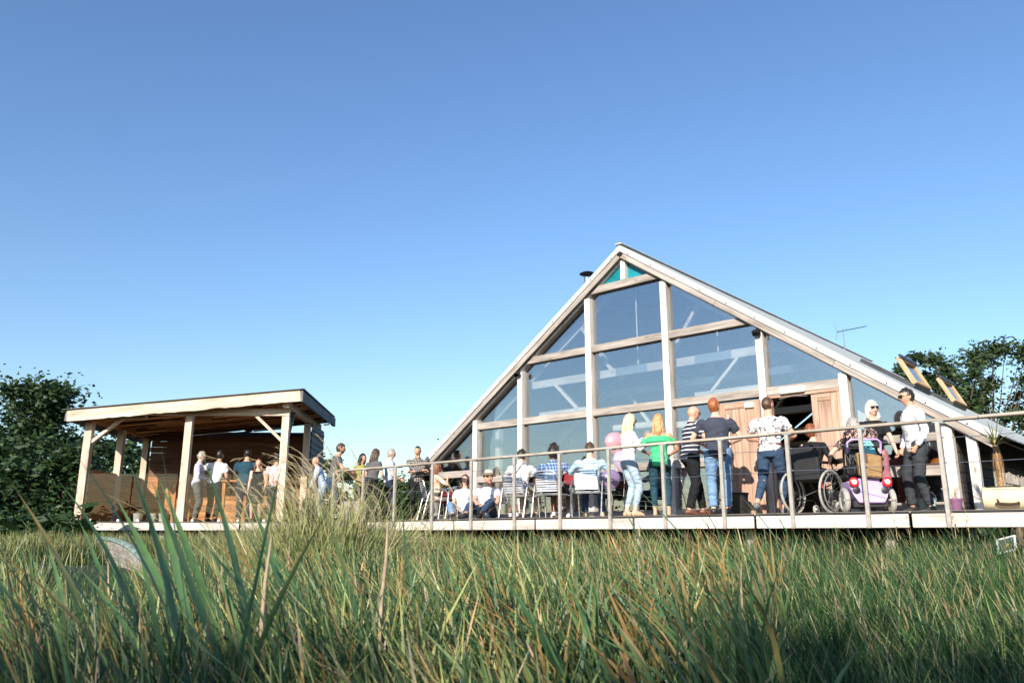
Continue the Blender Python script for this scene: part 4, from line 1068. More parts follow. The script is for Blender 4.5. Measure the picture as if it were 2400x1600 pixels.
def person(label, x, y, face, H=1.72, fem=False, skin='skin_fair', pose=None, top=None, bottom=None, shoes='black_plastic', hair=None, glasses=False, build=1.0, z0=0.0, shoe_style='shoe', group=None, hat=None, beard=False):
    """face: 0 looks to picture right, 90 away from the camera, 180 left, 270 at it.
       pose keys: sit (pelvis height), lean, twist, tilt, head_yaw, head_pitch, hands {'L','R'} wrist targets, feet, poles, curl"""
    P = dict(pose or {}); s = H/1.75; g = build
    fa = HEAD + math.radians(face - 90); M = Matrix.Translation((x, y, z0)) @ Matrix.Rotation(fa, 4, 'Z')
    sit = P.get('sit'); pz = (.94 if sit is None else sit/s)         # unscaled units, x right, y forward, z up
    pel = Vector((P.get('shift', 0), 0, pz)); lean = math.radians(P.get('lean', 2)); tilt = math.radians(P.get('tilt', 0)); tw = math.radians(P.get('twist', 0))
    Rt = Matrix.Rotation(tilt, 3, 'Y') @ Matrix.Rotation(-lean, 3, 'X') @ Matrix.Rotation(tw, 3, 'Z')
    Rh = Matrix.Rotation(tilt*.4, 3, 'Y') @ Matrix.Rotation(-lean*.45, 3, 'X') @ Matrix.Rotation(tw*.4, 3, 'Z')
    def T(v, k=1.0): return pel + (Rt if k == 1.0 else Rh) @ Vector(v)
    sh = .172 if fem else .198; hw = (.150 if fem else .150)*g
    neck0, neck1 = T((0, -.005, .525)), T((0, .012, .62))
    hy, hpch = math.radians(P.get('head_yaw', 0)), math.radians(P.get('head_pitch', 0))
    Rhd = Rt @ Matrix.Rotation(hy, 3, 'Z') @ Matrix.Rotation(-hpch, 3, 'X')
    hc = T((0, .010, .595)) + Rhd @ Vector((0, .016, .098))
    # torso rings: (local z, half width, half depth, y)
    tor = [(-.10, hw*.96, .108*g, -.01), (-.03, hw*1.05, .118*g, -.012), (.06, hw*.98, .108*g, -.004), (.14, (.122 if fem else .142)*g, .095*g, .004), (.24, (.130 if fem else .155)*g, (.104 if fem else .11)*g, .010),
           (.34, (.146 if fem else .172)*g, (.122 if fem else .118)*g, .012), (.42, (.152 if fem else .178)*(.5+.5*g), .105*g, .002), (.475, .138, .086, -.004), (.512, .092, .070, -.006), (.54, .062, .058, -.004)]
    def torso(mb, grow, i0=0, i1=10):
        pts, rad = [], []
        for (z, a, b, yy) in tor[i0:i1]:
            pts.append(T((0, yy, z), 1.0 if z > .1 else .5)); rad.append((a+grow, b+grow))
        mb.tube(pts, rad, 16, ref=Rt @ Vector((1, 0, 0)))
        if fem and i1 > 5:
            for sx in (-1, 1): mb.ell(T((sx*.068, .092*g+grow*.6, .335)), (.062*g, .058*g, .062*g), 10, 7)
    shd, elb, wri, hip, kne, ank = {}, {}, {}, {}, {}, {}
    HN = P.get('hands', {}); FT = P.get('feet', {}); PO_ = P.get('poles', {}); fyaw = P.get('foot_yaw', {})
    for nm, sx in (('R', 1), ('L', -1)):
        shd[nm] = T((sx*sh*(.55+.45*g), -.008, .442))
        w = HN.get(nm, (sx*.255*g, .03, pz-.13)); pole = PO_.get(nm, (sx*.5, -1, -.2))
        elb[nm], wri[nm] = ik(shd[nm], w, .285, .255, pole)
        hip[nm] = pel + Rh @ Vector((sx*.092*g, 0, -.02))
        f = FT.get(nm, (sx*.105, 0, .085) if sit is None else (sx*.12, .42, .085))
        kne[nm], ank[nm] = ik(hip[nm], f, .43, .425, PO_.get('k'+nm, (sx*.12, 1, .15)))
    def arm(mb, nm, grow, a0, a1, loose=0.0):
        """a0..a1 along shoulder(0) - elbow(1) - wrist(2)"""
        S, E, W = shd[nm], elb[nm], wri[nm]; q = .86 if fem else 1.0
        key = [(0, .058), (.12, .060), (.5, .050), (.95, .042), (1.0, .042), (1.2, .046), (1.5, .038), (2.0, .028)]
        ts = sorted({a0, a1} | {k for k, _ in key if a0 < k < a1})
        pts = [S.lerp(E, t) if t <= 1 else E.lerp(W, t-1) for t in ts]
        mb.tube(pts, [float(np.interp(t, [k for k, _ in key], [r for _, r in key]))*q*(.6+.4*g)+grow+loose*(t-a0) for t in ts], 10)
    def leg(mb, nm, grow, a0, a1, flare=0.0):
        A, B, C = hip[nm], kne[nm], ank[nm]; q = (1.0 if fem else 1.0)*(.65+.35*g)
        key = [(-.12, .088), (0, .096), (.3, .088), (.7, .068), (1.0, .060), (1.25, .062), (1.6, .046), (2.0, .038)]
        ts = sorted({a0, a1} | {k for k, _ in key if a0 < k < a1}); dA = (A-B).normalized()
        pts = [(A + dA*(-t)*.43) if t < 0 else (A.lerp(B, t) if t <= 1 else B.lerp(C, t-1)) for t in ts]
        mb.tube(pts, [float(np.interp(t, [k for k, _ in key], [r for _, r in key]))*q + grow + flare*max(0, t-1) for t in ts], 12)
    # body
    mb = MB(); torso(mb, 0.0); mb.tube([T((0, -.01, .50)), neck0, neck1, hc+Rhd @ Vector((0, -.01, -.03))], [.072, .062 if not fem else .052, .060 if not fem else .050, .055], 10)
    for nm in 'RL':
        mb.ell(shd[nm], (.060, .058, .058), 10, 7); arm(mb, nm, 0, 0, 2.0); leg(mb, nm, 0, -.12, 2.0)
        fw = Matrix.Rotation(math.radians(fyaw.get(nm, 0)), 3, 'Z') @ Vector((0, 1, 0)); A = ank[nm]; dz = P.get('heel', {}).get(nm, 0)
        mb.tube([A+fw*-.05+Vector((0, 0, -.035)), A+fw*.03+Vector((0, 0, -.035)), A+fw*.11+Vector((0, 0, -.055-dz)), A+fw*.17+Vector((0, 0, -.062-dz))], [.034, .040, .036, .022], 8)
    Vb, Fb = remeshed(mb, .0185)
    V = [tuple(v) for v in Vb]; F = list(Fb); MI = [0]*len(F)
    def append(m2, mi):
        n0 = len(V); V.extend([tuple(v) for v in m2.V]); F.extend([tuple(i+n0 for i in f) for f in m2.F]); MI.extend([mi]*len(m2.F))
    # head
    nu, nv = 26, 20; hm = MB(); HV = []
    for j in range(nv+1):
        for k in range(nu): HV.append(hc + Rhd @ head_point(2*math.pi*k/nu, math.pi*j/nv))
    hm.add(HV, [(j*nu+k, (j+1)*nu+k, (j+1)*nu+(k+1) % nu, j*nu+(k+1) % nu) for j in range(nv) for k in range(nu)])
    for sx in (-1, 1):
        hm.ell(hc + Rhd @ Vector((sx*.078, -.008, -.008)), (.010, .019, .031), 8, 6, Rhd @ Matrix.Rotation(sx*.35, 3, 'Z'))
    append(hm, 0)
    em = MB()
    for sx in (-1, 1):
        em.ell(hc + Rhd @ Vector((sx*.031, .0815, .003)), (.0115, .006, .0065), 8, 5, Rhd)
        em.box(hc + Rhd @ Vector((sx*.031, .0885, .024)), (.034, .008, .0065), Rhd @ Matrix.Rotation(sx*.1, 3, 'Y'))
    append(em, 1)
    lm = MB(); lm.ell(hc + Rhd @ Vector((0, .0895, -.062)), (.023, .008, .0075), 10, 5, Rhd); append(lm, 2)
    curl = P.get('curl', {})
    for nm, sx in (('R', 1), ('L', -1)):
        fd = (wri[nm]-elb[nm]).normalized(); hd = Vector(P.get('hand_dir', {}).get(nm, fd)); pn = P.get('palm', {}).get(nm, (-sx, .25, -.1))
        m2 = MB(); hand(m2, wri[nm]-Vector((0, 0, 0)), hd, pn, .96 if not fem else .88, sx, curl.get(nm, .38)); append(m2, 0)
    S3 = Matrix.Scale(s, 3)
    V = [S3 @ Vector(v) for v in V]
    me = mesh_from('person', V, F, True, [MATS[skin], MATS['eye_dark'], MATS['lip']], MI)
    body = bpy.data.objects.new('person', me); link(body, M); tag(body, label, 'person', group)
    def piece(name, Vp, Fp, mat, smooth=True):
        if name in ('shirt', 'top', 'trousers', 'skirt', 'shorts'):          # folds in the cloth
            sd_ = Vector((x*3.1, y*2.7, H)); out = []
            for v in Vp:
                v = Vector(v); out.append(v + mnoise.noise_vector(Vector((v.x*11, v.y*11, v.z*17))+sd_)*.009 + mnoise.noise_vector(v*31+sd_)*.004)
            Vp = out
        o = bpy.data.objects.new(name, mesh_from(name, [S3 @ Vector(v) for v in Vp], Fp, smooth, MATS[mat])); return link(o, M, body)
    # clothes
    if bottom:
        kind, mat = bottom[0], bottom[1]; mb = MB()
        torso(mb, .010, 0, 4)
        if kind == 'skirt':
            mid = (kne['R']+kne['L'])/2
            mb.tube([pel+Vector((0, 0, .02)), pel.lerp(mid, .5), mid+Vector((0, 0, .02))], [(.17*g, .13*g), (.20, .15), (.22, .16)], 14)
        else:
            e = {'jeans': 1.93, 'skinny': 1.86, 'shorts': .78, 'crop': 1.72}[kind]
            for nm in 'RL': leg(mb, nm, .008 if kind == 'skinny' else .015, -.12, e, .010 if kind == 'jeans' else 0)
        Vp, Fp = remeshed(mb, .0175); piece({'skirt': 'skirt', 'shorts': 'shorts'}.get(kind, 'trousers'), Vp, Fp, mat)
        if len(bottom) > 2:
            mb = MB(); z = .085; mb.tube([T((0, 0, z-.018), .5), T((0, 0, z+.018), .5)], [(hw*1.0+.018, .122*g), (hw*1.0+.018, .122*g)], 18, ref=Rt @ Vector((1, 0, 0))); piece('belt', mb.V, mb.F, bottom[2], False)
    if top:
        kind, mat = top[0], top[1]; mb = MB(); hem = P.get('hem', 1)
        if kind == 'offshoulder':
            torso(mb, .016, hem, 7)
            pts = [T((0, 0, .31)), T((0, 0, .37)), T((0, 0, .425))]; mb.tube(pts, [(.245, .165), (.235, .150), (.205, .118)], 18, ref=Rt @ Vector((1, 0, 0)))
            for nm in 'RL': arm(mb, nm, .022, .28, .62, .02)
        else:
            torso(mb, .017, hem, 9 if kind in ('tee', 'long', 'shirt', 'half') else 8)
            e = {'tee': .62, 'long': 1.9, 'shirt': 1.9, 'half': 1.1, 'vest': 0}[kind]
            if e:
                for nm in 'RL': mb.ell(shd[nm], (.066, .064, .060), 10, 7); arm(mb, nm, .013, 0, e, .012 if kind == 'tee' else 0)
        Vp, Fp = remeshed(mb, .0165); sh_o = piece('top' if fem else 'shirt', Vp, Fp, mat)
        if kind in ('shirt', 'polo') or P.get('collar'):
            mb = MB(); mb.tube([T((0, -.006, .515)), T((0, -.008, .56))], [(.080, .072), (.066, .060)], 14, ref=Rt @ Vector((1, 0, 0))); o = piece('collar', mb.V, mb.F, mat)
    if shoes:
        for nm in 'RL':
            fw = Matrix.Rotation(math.radians(fyaw.get(nm, 0)), 3, 'Z') @ Vector((0, 1, 0)); A = ank[nm]; dz = P.get('heel', {}).get(nm, 0); mb = MB(); zl = -.052
            mb.tube([A+fw*-.075+Vector((0, 0, -.03)), A+fw*-.06+Vector((0, 0, -.03)), A+fw*.02+Vector((0, 0, -.025)), A+fw*.11+Vector((0, 0, zl-dz)), A+fw*.175+Vector((0, 0, zl-.008-dz)), A+fw*.195+Vector((0, 0, zl-.012-dz))], [(.02, .025), (.040, .046), (.046, .050), (.048, .034), (.036, .024), (.012, .014)], 10, ref=Vector((1, 0, 0)))
            if shoe_style == 'wedge':
                mb = MB(); mb.tube([A+fw*-.06+Vector((0, 0, -.055)), A+fw*.06+Vector((0, 0, -.062)), A+fw*.15+Vector((0, 0, -.075)), A+fw*.18+Vector((0, 0, -.075))], [(.034, .03), (.040, .024), (.040, .014), (.02, .01)], 8, ref=Vector((1, 0, 0)))
            piece('shoe', mb.V, mb.F, shoes)
    # hair
    if hair:
        style, mat = hair; nr_ = random.Random(sum(map(ord, label))); mb = MB()
        thick = {'short': 1.075, 'buzz': 1.022, 'long': 1.10, 'bob': 1.12, 'afro': 1.3, 'fringe': 1.03, 'tied': 1.07}[style]
        def keep(p):
            x_, y_, z_ = p.x/.076, p.y/.096, p.z/.118
            if style in ('long', 'bob'):
                return z_ > .60 or (y_ < .35 and z_ > -.55) or (y_ < .62 and abs(x_) > .72 and z_ > -.45)
            if style == 'fringe': return z_ < .58 and z_ > -.5 and y_ < .18
            if style == 'afro': return z_ > .42 or (y_ < .25 and z_ > -.75) or (y_ < .55 and abs(x_) > .6 and z_ > -.3)
            return z_ > .55 or (y_ < -.1 and z_ > -.62) or (y_ < .35 and z_ > .02)
        nu2, nv2 = 30, 22; idx = {}; VV = []; FF = []
        for j in range(nv2+1):
            for k in range(nu2):
                p = head_point(2*math.pi*k/nu2, math.pi*j/nv2); ok = keep(p)
                f = thick + (.09*mnoise.noise(p*42) if style != 'buzz' else 0) + (.10*mnoise.noise(p*26) if style == 'afro' else 0)
                q = Vector((p.x*f, p.y*f, p.z*f)) if ok else p*.93
                if ok and style == 'afro': q.z += .03*max(0, p.z/.118)
                VV.append(hc + Rhd @ q); idx[(j, k)] = ok
        for j in range(nv2):
            for k in range(nu2):
                c4 = [(j, k), (j+1, k), (j+1, (k+1) % nu2), (j, (k+1) % nu2)]
                if any(idx[c] for c in c4): FF.append(tuple(a*nu2+b for a, b in c4))
        mb.add(VV, FF)
        if style in ('long', 'bob', 'tied'):
            Lh = P.get('hair_len', {'long': .40, 'bob': .17, 'tied': .2}[style]); nl = 64 if style != 'tied' else 8
            for i in range(nl):
                if style == 'tied': a = math.radians(-90 + nr_.uniform(-16, 16))
                else: a = math.radians(-90 + (i/(nl-1)-.5)*2*(104 if style == 'bob' else 106))
                a += nr_.uniform(-.05, .05)
                top_ = Vector((.04*math.cos(a), .05*math.sin(a), .118)); side_ = Vector((.088*math.cos(a), .108*math.sin(a), .02))
                e_ = Lh*nr_.uniform(.68, 1.1)*(1.0 if math.sin(a) < .2 else .9)
                fl = nr_.uniform(.86, 1.18); low = Vector((.085*math.cos(a)*fl, .105*math.sin(a)*fl - .012, -.09)); end = Vector((.075*math.cos(a)*fl, .10*math.sin(a)*fl-.02, -.09-e_*.72))
                dn3 = [hc + Rhd @ top_, hc + Rhd @ side_, hc + Rhd @ low, (hc + Rhd @ low).lerp(hc + Rhd @ end, .5) + Vector((nr_.uniform(-.022, .022), nr_.uniform(-.022, .022), 0)), hc + Rhd @ end]
                r_ = nr_.uniform(.007, .014); mb.tube(dn3, [(.010, .010), (r_, r_*.7), (r_*1.05, r_*.7), (r_*.9, r_*.6), (.004, .004)], 6)
        if style in ('short', 'afro', 'bob', 'long'):                       # loose tufts that break the outline
            kept = [(j, k) for (j, k), ok_ in idx.items() if ok_]
            for _ in range(150 if style == 'afro' else 95):
                j, k = nr_.choice(kept); p = VV[j*nu2+k]; nn = (p-hc).normalized()
                tl = nr_.uniform(.018, .034)*(1.0 if style == 'afro' else .5); dd = (nn*(.9 if style == 'afro' else .35) + (Rhd @ Vector((nr_.uniform(-.6, .6), -.5, -.35 if p.z < hc.z+.06 else .1)))).normalized()
                mb.tube([p-nn*.006, p+dd*tl*.5+nn*.004, p+dd*tl], [.007, .0055, .001], 4, caps=False)
        piece('hair', mb.V, mb.F, mat)
    if beard:
        mb = MB(); VV = []; FF = []; ok = {}
        for j in range(21):
            for k in range(26):
                p = head_point(2*math.pi*k/26, math.pi*j/20); x_, y_, z_ = p.x/.076, p.y/.096, p.z/.118
                ok[(j, k)] = z_ < -.36 and z_ > -1.02 and y_ > .02 and not (abs(x_) < .25 and -.58 < z_ < -.46); VV.append(hc + Rhd @ (p*(1.035 if ok[(j, k)] else .95)))
        for j in range(20):
            for k in range(26):
                c4 = [(j, k), (j+1, k), (j+1, (k+1) % 26), (j, (k+1) % 26)]
                if any(ok[c] for c in c4): FF.append(tuple(a*26+b for a, b in c4))
        mb.add(VV, FF); piece('beard', mb.V, mb.F, beard if isinstance(beard, str) else 'hair_brown')
    if glasses:
        mb = MB()
        for sx in (-1, 1):
            mb.box(hc + Rhd @ Vector((sx*.034, .100, .003)), (.056, .008, .040), Rhd @ Matrix.Rotation(-sx*.22, 3, 'Z'))
            mb.tube([hc + Rhd @ Vector((sx*.062, .092, .010)), hc + Rhd @ Vector((sx*.084, .0, .010))], .0035, 5)
        mb.box(hc + Rhd @ Vector((0, .107, .010)), (.02, .006, .008), Rhd); piece('sunglasses', mb.V, mb.F, 'glasses_black', False)
    if hat:
        mb = MB(); prof = [(.145, .0), (.148, .004), (.100, .012), (.094, .02), (.090, .085), (.078, .108), (.03, .100), (.004, .098)]
        mb.lathe(prof, 20, hc + Rhd @ Vector((0, .0, .055)), Rhd @ Matrix.Rotation(math.radians(-8), 3, 'X')); h_ = piece('hat', mb.V, mb.F, hat)
        mb = MB(); mb.lathe([(.097, .016), (.0955, .038)], 20, hc + Rhd @ Vector((0, .0, .055)), Rhd @ Matrix.Rotation(math.radians(-8), 3, 'X')); piece('hat_band', mb.V, mb.F, 'black_plastic')
    info = dict(obj=body, M=M, s=s, wri={k: M @ (S3 @ v) for k, v in wri.items()}, elb={k: M @ (S3 @ v) for k, v in elb.items()}, hc=M @ (S3 @ hc), T=lambda v: M @ (S3 @ T(v)), piece=piece, Rt=Rt)
    return info
plain('glasses_black', (.01, .01, .011), .12)
cloth('denim_light', (.36, .47, .60)); cloth('denim_blue', (.16, .27, .42)); cloth('denim_dark', (.035, .065, .12)); cloth('navy_cloth', (.028, .034, .055)); cloth('black_cloth', (.014, .015, .018)); cloth('charcoal_cloth', (.04, .045, .052))
cloth('white_cloth', (.78, .78, .80)); cloth('white_knit', (.70, .69, .72)); cloth('green_cloth', (.06, .46, .20)); cloth('tee_navy', (.045, .052, .075)); cloth('sky_cloth', (.40, .62, .78)); cloth('teal_cloth', (.02, .06, .09)); cloth('grey_cloth', (.11, .105, .11)); cloth('olive_cloth', (.30, .29, .07)); cloth('pale_blue_cloth', (.42, .52, .72)); cloth('mauve_cloth', (.33, .13, .16)); cloth('maroon_cloth', (.16, .02, .025)); cloth('beige_cloth', (.50, .42, .30)); cloth('red_cloth', (.50, .03, .03)); cloth('aqua_cloth', (.22, .60, .68)); cloth('tan_bag', (.30, .19, .09)); cloth('lilac_cloth', (.55, .52, .66))
cloth('navy_stripe', (.030, .034, .055), pattern='stripes', col2=(.72, .72, .74), scale=15); cloth('polo_stripe', (.74, .73, .78), pattern='stripes', col2=(.42, .40, .62), scale=9); cloth('shirt_stripe', (.72, .71, .72), pattern='stripes', col2=(.45, .42, .48), scale=26)
cloth('blue_check', (.045, .085, .20), pattern='check', col2=(.28, .40, .62), scale=16); cloth('dark_check', (.02, .02, .024), pattern='check', col2=(.34, .30, .27), scale=19)
cloth('floral_white', (.78, .77, .78), pattern='floral', col2=(.06, .06, .08), scale=13); cloth('floral_red', (.66, .64, .66), pattern='floral', col2=(.42, .07, .06), scale=8); cloth('floral_peach', (.72, .58, .44), pattern='floral', col2=(.50, .16, .08), scale=14); cloth('pattern_black', (.02, .02, .022), pattern='floral', col2=(.55, .35, .30), scale=16)
plain('straw_hat', (.66, .56, .42), .85, 0, .15, 60, .3); plain('belt_brown', (.12, .04, .025), .5); plain('cork', (.50, .34, .22), .8, 0, .2, 40)
# ---- who stands where (x along the rail, y metres behind it)
A_ = person
W_ = A_('blonde long-haired woman in white top and light jeans with one hand raised, at the rail', .98, .5, 14, 1.70, True, 'skin_fair',
   dict(head_yaw=0, twist=4, hands={'R': (.16, .30, 1.24), 'L': (-.10, .38, 1.36)}, poles={'R': (.6, -.3, -1), 'L': (-.8, -.6, -.4)}, feet={'R': (.09, .05, .10), 'L': (-.09, -.03, .10)}, hair_len=.58, hand_dir={'R': (.1, .25, 1), 'L': (0, .3, 1)}, curl={'R': .3}),
   ('long', 'white_knit'), ('skinny', 'denim_light'), 'cork', ('long', 'hair_blonde'), shoe_style='wedge', glasses=True)
A_('strawberry-blonde woman in a green off-shoulder top and dark trousers', 1.52, .6, 80, 1.66, True, 'skin_tan',
   dict(head_yaw=-14, hands={'R': (.17, .26, 1.05), 'L': (-.17, .26, 1.08)}, poles={'R': (1, -.5, -.4), 'L': (-1, -.5, -.4)}, feet={'R': (.12, -.02, .10), 'L': (-.11, .02, .10)}, hair_len=.30, hem=0),
   ('offshoulder', 'green_cloth'), ('skinny', 'teal_cloth'), 'cork', ('long', 'hair_strawberry'), shoe_style='wedge')
A_('bald man in navy striped polo and sunglasses resting a hand on the rail', 2.16, .48, 6, 1.72, False, 'skin_red',
   dict(lean=5, hands={'R': (.26, .42, 1.12), 'L': (-.18, .30, 1.0)}, poles={'R': (.8, -.4, -.6)}, feet={'R': (.10, -.10, .085), 'L': (-.10, .20, .085)}, hem=0, collar=1, palm={'R': (0, 0, -1)}, hand_dir={'R': (.3, 1, -.2)}),
   ('tee', 'navy_stripe'), ('jeans', 'black_cloth'), 'belt_brown', None, glasses=True, build=1.18)
A_('red-haired man in navy T-shirt and blue jeans leaning on the rail', 2.66, .42, 76, 1.79, False, 'skin_fair',
   dict(head_yaw=-24, head_pitch=-22, lean=7, hands={'R': (.20, .28, 1.08), 'L': (-.22, .30, 1.08)}, poles={'R': (1, -.5, -.5), 'L': (-1, -.5, -.5)}, hem=0),
   ('tee', 'tee_navy'), ('jeans', 'denim_blue'), 'black_plastic', ('short', 'hair_ginger'), build=1.04)
A_('man in white T-shirt with black floral shoulders and dark jeans before the doorway', 3.27, .95, 48, 1.80, False, 'skin_red',
   dict(head_yaw=-12, head_pitch=-12, hands={'R': (.20, .26, 1.10), 'L': (-.22, .26, 1.12)}, poles={'R': (1, -.6, -.4), 'L': (-1, -.6, -.4)}, feet={'R': (.10, .12, .085), 'L': (-.13, -.30, .16)}, foot_yaw={'L': 10}, heel={'L': .06}),
   ('tee', 'floral_white'), ('skinny', 'denim_dark', 'belt_brown'), 'grey_shoe', ('buzz', 'hair_brown'), build=1.06) if plain('grey_shoe', (.17, .17, .18), .8) else None
A_('dark-haired man in white shirt and sunglasses with hands in pockets, facing the women', 5.22, 1.42, 178, 1.76, False, 'skin_tan',
   dict(hands={'R': (.22, .10, .90), 'L': (-.22, .10, .90)}, poles={'R': (1, -1, 0), 'L': (-1, -1, 0)}, feet={'R': (.10, .10, .085), 'L': (-.10, -.06, .085)}, curl={'R': .9, 'L': .9}, hem=0),
   ('shirt', 'white_cloth'), ('jeans', 'charcoal_cloth'), 'black_plastic', ('short', 'hair_black'), glasses=True)
Z_ = A_('platinum blonde woman in black top and sunglasses behind the purple wheelchair', 4.62, 1.5, 262, 1.64, True, 'skin_fair',
   dict(head_yaw=14, head_pitch=-16, lean=10, hands={'L': (-.24, .40, .80), 'R': (.24, .12, 1.32)}, poles={'R': (1, -.2, -1), 'L': (-1, -.6, 0)}, curl={'L': .9, 'R': .4}, hand_dir={'R': (.15, .2, 1)}, hair_len=.13),
   ('tee', 'black_cloth'), ('crop', 'mauve_cloth'), 'black_plastic', ('bob', 'hair_platinum'), glasses=True)
# seated on the metal chairs, backs to the rail
SEAT = .46
seatpose = lambda **k: dict(dict(sit=.53, lean=4, feet={'R': (.16, .44, .085), 'L': (-.16, .44, .085)}), **k)
G1 = A_('dark-haired man in pale striped shirt with a shoulder strap, seated playing guitar', -1.86, .98, 62, 1.76, False, 'skin_fair',
   seatpose(head_yaw=-8, hands={'R': (.20, .34, .80), 'L': (-.34, .42, .86)}, poles={'R': (1, -.6, -.2), 'L': (-1, 0, -.6)}), ('shirt', 'shirt_stripe'), ('jeans', 'beige_cloth'), 'black_plastic', ('short', 'hair_black'), build=1.05)
G2 = A_('man with a black afro and blue checked shirt seated holding a red guitar', -1.02, .95, 66, 1.74, False, 'skin_dark',
   seatpose(head_yaw=0, hands={'R': (.24, .36, .82), 'L': (-.30, .40, .88)}, poles={'R': (1, -.5, -.2)}), ('shirt', 'blue_check'), ('shorts', 'black_cloth'), 'white_cloth', ('afro', 'hair_black'), build=1.06)
G3 = A_('brown-haired man in light blue shirt seated on a metal chair', -.08, .85, 78, 1.75, False, 'skin_fair',
   seatpose(hands={'R': (.24, .34, .76), 'L': (-.2, .36, .78)}, poles={'R': (1, -.7, 0), 'L': (-1, -.6, 0)}), ('long', 'sky_cloth'), ('jeans', 'denim_dark'), 'beige_cloth', ('short', 'hair_brown'), build=1.05)
A_('woman with a brown bob and white top seated low on the deck', -3.02, .62, 262, 1.62, True, 'skin_fair',
   dict(sit=.13, lean=-4, head_pitch=-8, hands={'R': (.08, .28, .22), 'L': (-.12, .28, .22)}, poles={'R': (1, -.3, -.4), 'L': (-1, -.3, -.4)}, feet={'R': (.10, .72, .10), 'L': (-.12, .70, .10)}, poles_=0), ('tee', 'white_cloth'), ('jeans', 'denim_blue'), 'black_plastic', ('bob', 'hair_brown'), build=1.15)
A_('man in straw trilby and striped polo seated low on the deck', -2.55, .78, 250, 1.72, False, 'skin_red',
   dict(sit=.13, lean=-6, head_yaw=-14, head_pitch=-10, hands={'R': (.06, .32, .30), 'L': (-.20, .30, .20)}, poles={'R': (1, -.3, -.3), 'L': (-1, -.3, -.3)}, feet={'R': (.14, .76, .10), 'L': (-.14, .70, .10)}), ('tee', 'polo_stripe'), ('jeans', 'denim_dark'), 'black_plastic', ('buzz', 'hair_grey'), hat='straw_hat', build=1.12, glasses=True)
A_('red-haired woman in floral blouse and sunglasses drinking beside the corner post', -4.42, 1.15, 18, 1.62, True, 'skin_fair',
   dict(sit=.50, lean=-2, head_yaw=-5, hands={'R': (.10, .24, .98), 'L': (-.16, .28, .74)}, poles={'R': (1, .2, -1), 'L': (-1, 0, -1)}), ('half', 'floral_peach'), ('skirt', 'maroon_cloth'), 'black_plastic', ('bob', 'hair_auburn'), glasses=True)
A_('man in dark checked shirt with folded arms and shaved head leaning at the rail', -5.45, 1.5, 282, 1.70, False, 'skin_tan',
   dict(head_yaw=-25, hands={'R': (-.10, .26, 1.16), 'L': (.12, .29, 1.12)}, poles={'R': (1, .4, -.5), 'L': (-1, .4, -.5)}, hand_dir={'R': (-1, .1, .1), 'L': (1, .1, .1)}), ('shirt', 'dark_check'), ('jeans', 'black_cloth'), 'black_plastic', ('buzz', 'hair_black'))
A_('brown-haired woman in a black top seen from behind at the rail', -5.72, .42, 60, 1.58, True, 'skin_fair',
   dict(head_yaw=-18, lean=6, hair_len=.30, hands={'R': (.18, .30, 1.0), 'L': (-.2, .28, 1.0)}), ('tee', 'grey_cloth'), ('jeans', 'black_cloth'), 'black_plastic', ('long', 'hair_brown'))
A_('grey-haired man in a pale blue shirt next to the woman in black', -5.66, .85, 20, 1.60, False, 'skin_fair',
   dict(head_pitch=-6, hands={'R': (.2, .25, 1.0)}), ('tee', 'pale_blue_cloth'), ('jeans', 'navy_cloth'), 'black_plastic', ('short', 'hair_grey'))
A_('bearded man in a grey T-shirt leaning on the end of the handrail', -6.92, .22, 14, 1.78, False, 'skin_tan',
   dict(lean=12, head_pitch=-8, hands={'R': (.22, .40, 1.08), 'L': (-.1, .42, 1.08)}, poles={'R': (1, -.6, -.2), 'L': (-1, -.6, -.2)}), ('tee', 'grey_cloth'), ('jeans', 'denim_dark'), 'black_plastic', ('short', 'hair_brown'), beard='hair_brown')
A_('dark-haired woman in an olive top behind the feathery grass', -6.68, .85, 300, 1.55, True, 'skin_tan',
   dict(head_yaw=20, hands={'R': (.12, .26, 1.05)}), ('tee', 'olive_cloth'), ('jeans', 'charcoal_cloth'), 'black_plastic', ('bob', 'hair_black'))
# around the pavilion bar
def pp(a, D): q = pv(a, D, 0); return q.x, q.y
A_('bald man in a pale blue shirt bending beside the pavilion siding', *pp(.75, .9), 190, 1.62, False, 'skin_red',
   dict(lean=20, head_pitch=-20, hands={'R': (.15, .35, .85), 'L': (-.15, .35, .85)}), ('shirt', 'pale_blue_cloth'), ('jeans', 'denim_light'), 'black_plastic', None)
A_('person in white T-shirt and dark trousers with a hand on the hip inside the pavilion', *pp(-1.85, .75), 75, 1.74, False, 'skin_tan',
   dict(lean=9, tilt=4, head_pitch=-25, hands={'L': (-.27, -.02, 1.0), 'R': (.2, .3, 1.0)}, poles={'L': (-1, -.6, 0)}), ('tee', 'white_cloth'), ('jeans', 'black_cloth'), 'black_plastic', ('short', 'hair_black'))
A_('grey-haired person in a lilac shirt beside the middle pavilion post', *pp(-2.28, .85), 15, 1.70, False, 'skin_fair',
   dict(hands={'R': (.2, .26, 1.05)}), ('shirt', 'lilac_cloth'), ('jeans', 'grey_cloth'), 'black_plastic', ('short', 'hair_grey'))
A_('tall person in a dark teal shirt standing at the bar with back turned', *pp(-1.2, 1.1), 92, 1.80, False, 'skin_tan',
   dict(hands={'R': (.2, .3, 1.1), 'L': (-.2, .3, 1.1)}), ('tee', 'teal_cloth'), ('jeans', 'navy_cloth'), 'black_plastic', ('short', 'hair_black'), build=1.12)
A_('auburn-haired woman in a black sleeveless dress inside the pavilion', *pp(-.78, .65), 280, 1.50, True, 'skin_fair',
   dict(lean=8, head_pitch=-20, hands={'R': (.22, .20, .85), 'L': (-.22, .22, .9)}, hair_len=.3), ('vest', 'black_cloth'), ('skirt', 'black_cloth'), 'black_plastic', ('long', 'hair_auburn'))
